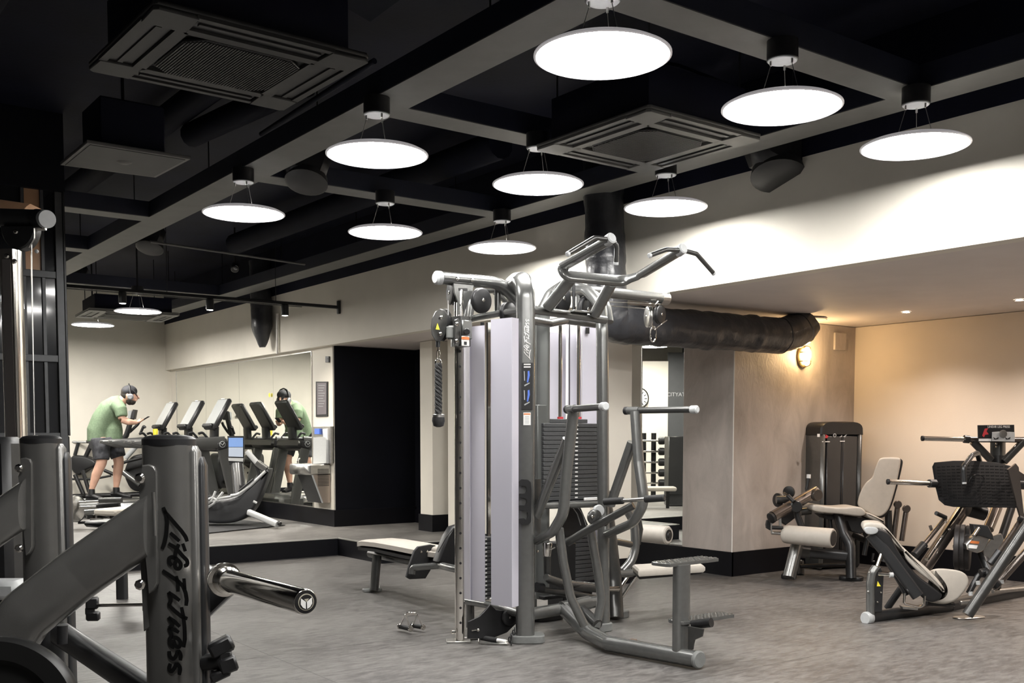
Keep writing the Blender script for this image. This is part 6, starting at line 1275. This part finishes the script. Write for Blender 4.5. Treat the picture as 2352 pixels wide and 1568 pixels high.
m = MB(); m.prism([P(x, y, Z=3.5) for x, y in ((780, 10), (850, 50), (1000, -60), (930, -90))], (0, 0, .1)); solo('cable_tray', m, PIPE, 'dark perforated tray at the top edge of the photo beside the air conditioner', 'cable tray')
t = thing('security_camera', 'small dark camera hanging under the ceiling beyond the lamps', 'camera', P(540, 615, D=13)); c = P(540, 610, D=13); m = MB(); m.cyl(c, c + V((-.03, -.06, -.06)), .05, 16, bev=.01); part('body', m, BLACK, t); m = MB(); m.lathe(c + V((-.02, -.07, -.035)), (-.3, -1, -.4), [(0, .03), (.01, .028)], 14); part('lens', m, CAPG, t); m = MB(); m.cyl(c, V((c.x, c.y, ZC)), .012, 8); part('stem', m, BLACK, t)

# ================================================================== small things on the floor
t = thing('double_handle', 'chrome triangular row handle with black grips lying alone on the floor', 'cable handle', P(945, 1448, Z=0))
ap = P(945, 1410, D=7.05); z0 = .035
g1a, g1b = P(918, 1438, Z=z0), P(943, 1444, Z=z0); g2a, g2b = P(948, 1436, Z=z0), P(972, 1440, Z=z0)
m = MB(); m.box(P(945, 1409, D=7.0), (.07, .01, .022), axes(-36), .003); part('top_plate', m, CHROME, t)
for a_, b_ in ((g1a, g1b), (g2a, g2b)):
    m = MB(); m.cyl(a_, b_, .016, 14); part('grip', m, GRIP, t)
    for q in (a_, b_):
        m = MB(); d = (b_ - a_).normalized(); m.cyl(q - d * .008, q + d * .008, .020, 14, bev=.003); part('end_collar', m, CHROME, t)
for q, tp in ((g1a, (931, 1411)), (g1b, (931, 1411)), (g2a, (958, 1411)), (g2b, (958, 1411))):
    m = MB(); m.tube([q, P(*tp, D=7.0)], .0045, n=8); part('steel_bar', m, CHROME, t)
t = thing('stirrup_handle', 'single cable handle with black grip lying at the foot of the tower', 'cable handle', P(1130, 1472, Z=0))
a_, b_ = P(1106, 1464, Z=.03), P(1142, 1470, Z=.022); m = MB(); m.cyl(a_, b_, .018, 14); part('grip', m, GRIP, t)
m = MB(); m.tube([P(1101, 1455, Z=.05), P(1100, 1476, Z=.01), P(1165, 1479, Z=.01)], .006, fil=.02, n=8); part('strap_frame', m, STEEL, t)
m = MB(); m.cyl(b_, P(1163, 1474, Z=.02), .014, 12); part('white_sleeve', m, WHITE, t); m = MB(); m.tube([P(1163, 1474, Z=.02), P(1172, 1478, Z=.01)], .006, n=8); part('snap_hook', m, CHROME, t)
m = MB()
for k_, (x, y) in enumerate(((1174, 1476), (1171, 1468), (1175, 1460), (1180, 1452), (1182, 1446))): m.tube(ring(P(x, y, Z=.02 + k_ * .025), (1, .3 if k_ % 2 else -.6, 0), .011, .016, 0, 12), .004, n=6, caps=False)
solo('chain', m, BLUEGREY, 'short dark chain hanging from the low pulley of the tower', 'chain')
m = MB(); c = P(1450, 1472, Z=.012); m.box(c, (.075, .045, .022), axes(15), .003); t = solo('wooden_block', m, mat('worn_brown_block', (.14, .09, .065), .6, noise=.3, nscale=30), 'small brown block lying on the floor behind the stepping machine base', 'block')

# ================================================================== seen only in the narrow mirror: far end of the room
def mir(x, y, D): p = P(x, y, D=D); return V((15.44 - p.x, p.y, p.z))
Wl = struct('wall_clock_side', MB().span((-3.3, 13.8, .195), (-.9, 14.0, 2.95)), PAINT) if 0 else None
c0, c1 = mir(1474, 1100, 20.5), mir(1534, 1100, 20.5)
m = MB(); d = (c1 - c0); nn = V((-d.y, d.x, 0)).normalized(); cen = (c0 + c1) / 2; tow = V((cen.x - 7.7, cen.y - 7.7, 0)).normalized()
if nn.dot(tow) < 0: nn = -nn
q0 = V((c0.x, c0.y, .195)) - d * .3; q1 = V((c1.x, c1.y, .195))
m.prism([q0, q1, q1 + V((0, 0, 2.63)), q0 + V((0, 0, 2.63))], nn * .1); struct('wall_clock', m, PAINT)
q2 = V((mir(1600, 1100, 20.5).x, mir(1600, 1100, 20.5).y, .195)); m = MB(); m.prism([q1 + nn * .02, q2 + nn * .02, q2 + nn * .02 + V((0, 0, 2.8)), q1 + nn * .02 + V((0, 0, 2.8))], nn * .1); struct('wall_sign', m, mat('charcoal_wall', (.06, .062, .065), .6, noise=.05))
t = thing('wall_clock', 'round wall clock with large numerals, seen in the narrow mirror', 'clock', mir(1478, 915, 20.4)); c = mir(1470, 915, 20.35); m = MB(); m.lathe(c, nn, [(0, .16), (.03, .16)], 32); part('dial', m, WHITE, t)
m = MB(); u_ = d.normalized(); m.tube([c - nn * .01 + u_ * (math.cos(a * .2618) * .175) + V((0, 0, math.sin(a * .2618) * .20)) for a in range(25)], .012, n=6, caps=False); part('rim', m, BLACK, t)
for h_ in range(12):
    a = h_ * math.pi / 6; m = MB(); e = u_ * math.cos(a) + V((0, 0, math.sin(a))); m.tube([c - nn * .006 + e * .10, c - nn * .006 + e * .15], .008, n=5); part('numeral', m, BLACK, t)
cc = mir(1554, 906, 20.42); tm_ = text_mb('CITYAT', cc, u_, V((0, 0, 1)), .105, .006); t = thing('wall_lettering', 'grey wall lettering seen in the narrow mirror', 'sign', cc); part('lettering', tm_, CAPG, t, kind='stuff')
# fixed barbell rack
t = thing('barbell_rack', 'rack of short fixed barbells seen in the narrow mirror', 'barbell rack', mir(1505, 1130, 19.0)); t.location.z = PZ; ORG[t.name] = V(t.location)
for x in (1503, 1480):
    a_ = mir(x, 1000, 19.0); m = MB(); m.tube([V((a_.x, a_.y, PZ)), V((a_.x, a_.y, 1.42))], .04, n=10, sq=.4); part('rack_post', m, BLACK, t)
for k_, yy in enumerate((1012, 1036.5, 1061, 1085.5, 1109)):
    a_, b_ = mir(1470, yy, 18.8 - .03 * k_), mir(1516, yy, 18.8 - .03 * k_)
    tb_ = thing('fixed_barbell', ['topmost', 'second from top', 'third from top', 'fourth from top', 'lowest'][k_] + ' fixed barbell on the rack seen in the narrow mirror', 'barbell', (a_ + b_) / 2, 'fixed barbells on the rack')
    m = MB(); m.cyl(a_, b_, .018, 12); part('bar', m, CHROME, tb_)
    dd = (b_ - a_).normalized(); m = MB(); m.cyl(b_ - dd * .02, b_ + dd * .10, .07, 16, bev=.02); part('weight_head', m, BLACK, tb_); m = MB(); m.cyl(a_ - dd * .1, a_ + dd * .02, .07, 16, bev=.02); part('weight_head', m, BLACK, tb_)
t = thing('storage_cabinet', 'black cabinet on the platform seen in the narrow mirror', 'cabinet', mir(1560, 1140, 17.5)); t.location.z = PZ; ORG[t.name] = V(t.location); c = mir(1566, 1090, 17.6); m = MB(); m.box(V((c.x, c.y, .78)), (.5, .5, 1.16), axes(math.degrees(math.atan2(d.y, d.x))), .01); part('body', m, BLUEGREY, t)
m = MB(); m.box(V((c.x, c.y, .40)) - nn * .26, (.49, .02, .01), axes(math.degrees(math.atan2(d.y, d.x)))); part('drawer_line', m, BLACK, t)
t = thing('flat_bench', 'white topped bench seen low in the narrow mirror', 'bench', mir(1500, 1120, 17.6)); t.location.z = PZ; ORG[t.name] = V(t.location); c = mir(1500, 1122, 16.9); m = MB(); m.box(V((c.x, c.y, c.z)), (.75, .3, .07), axes(math.degrees(math.atan2(d.y, d.x))), .02); part('pad', m, CREAM, t)
for s in (-.25, .25): m = MB(); q = V((c.x, c.y, 0)) + u_ * s; m.tube([V((q.x, q.y, PZ)), V((q.x, q.y, c.z))], .03, n=8); part('leg', m, BLACK, t)
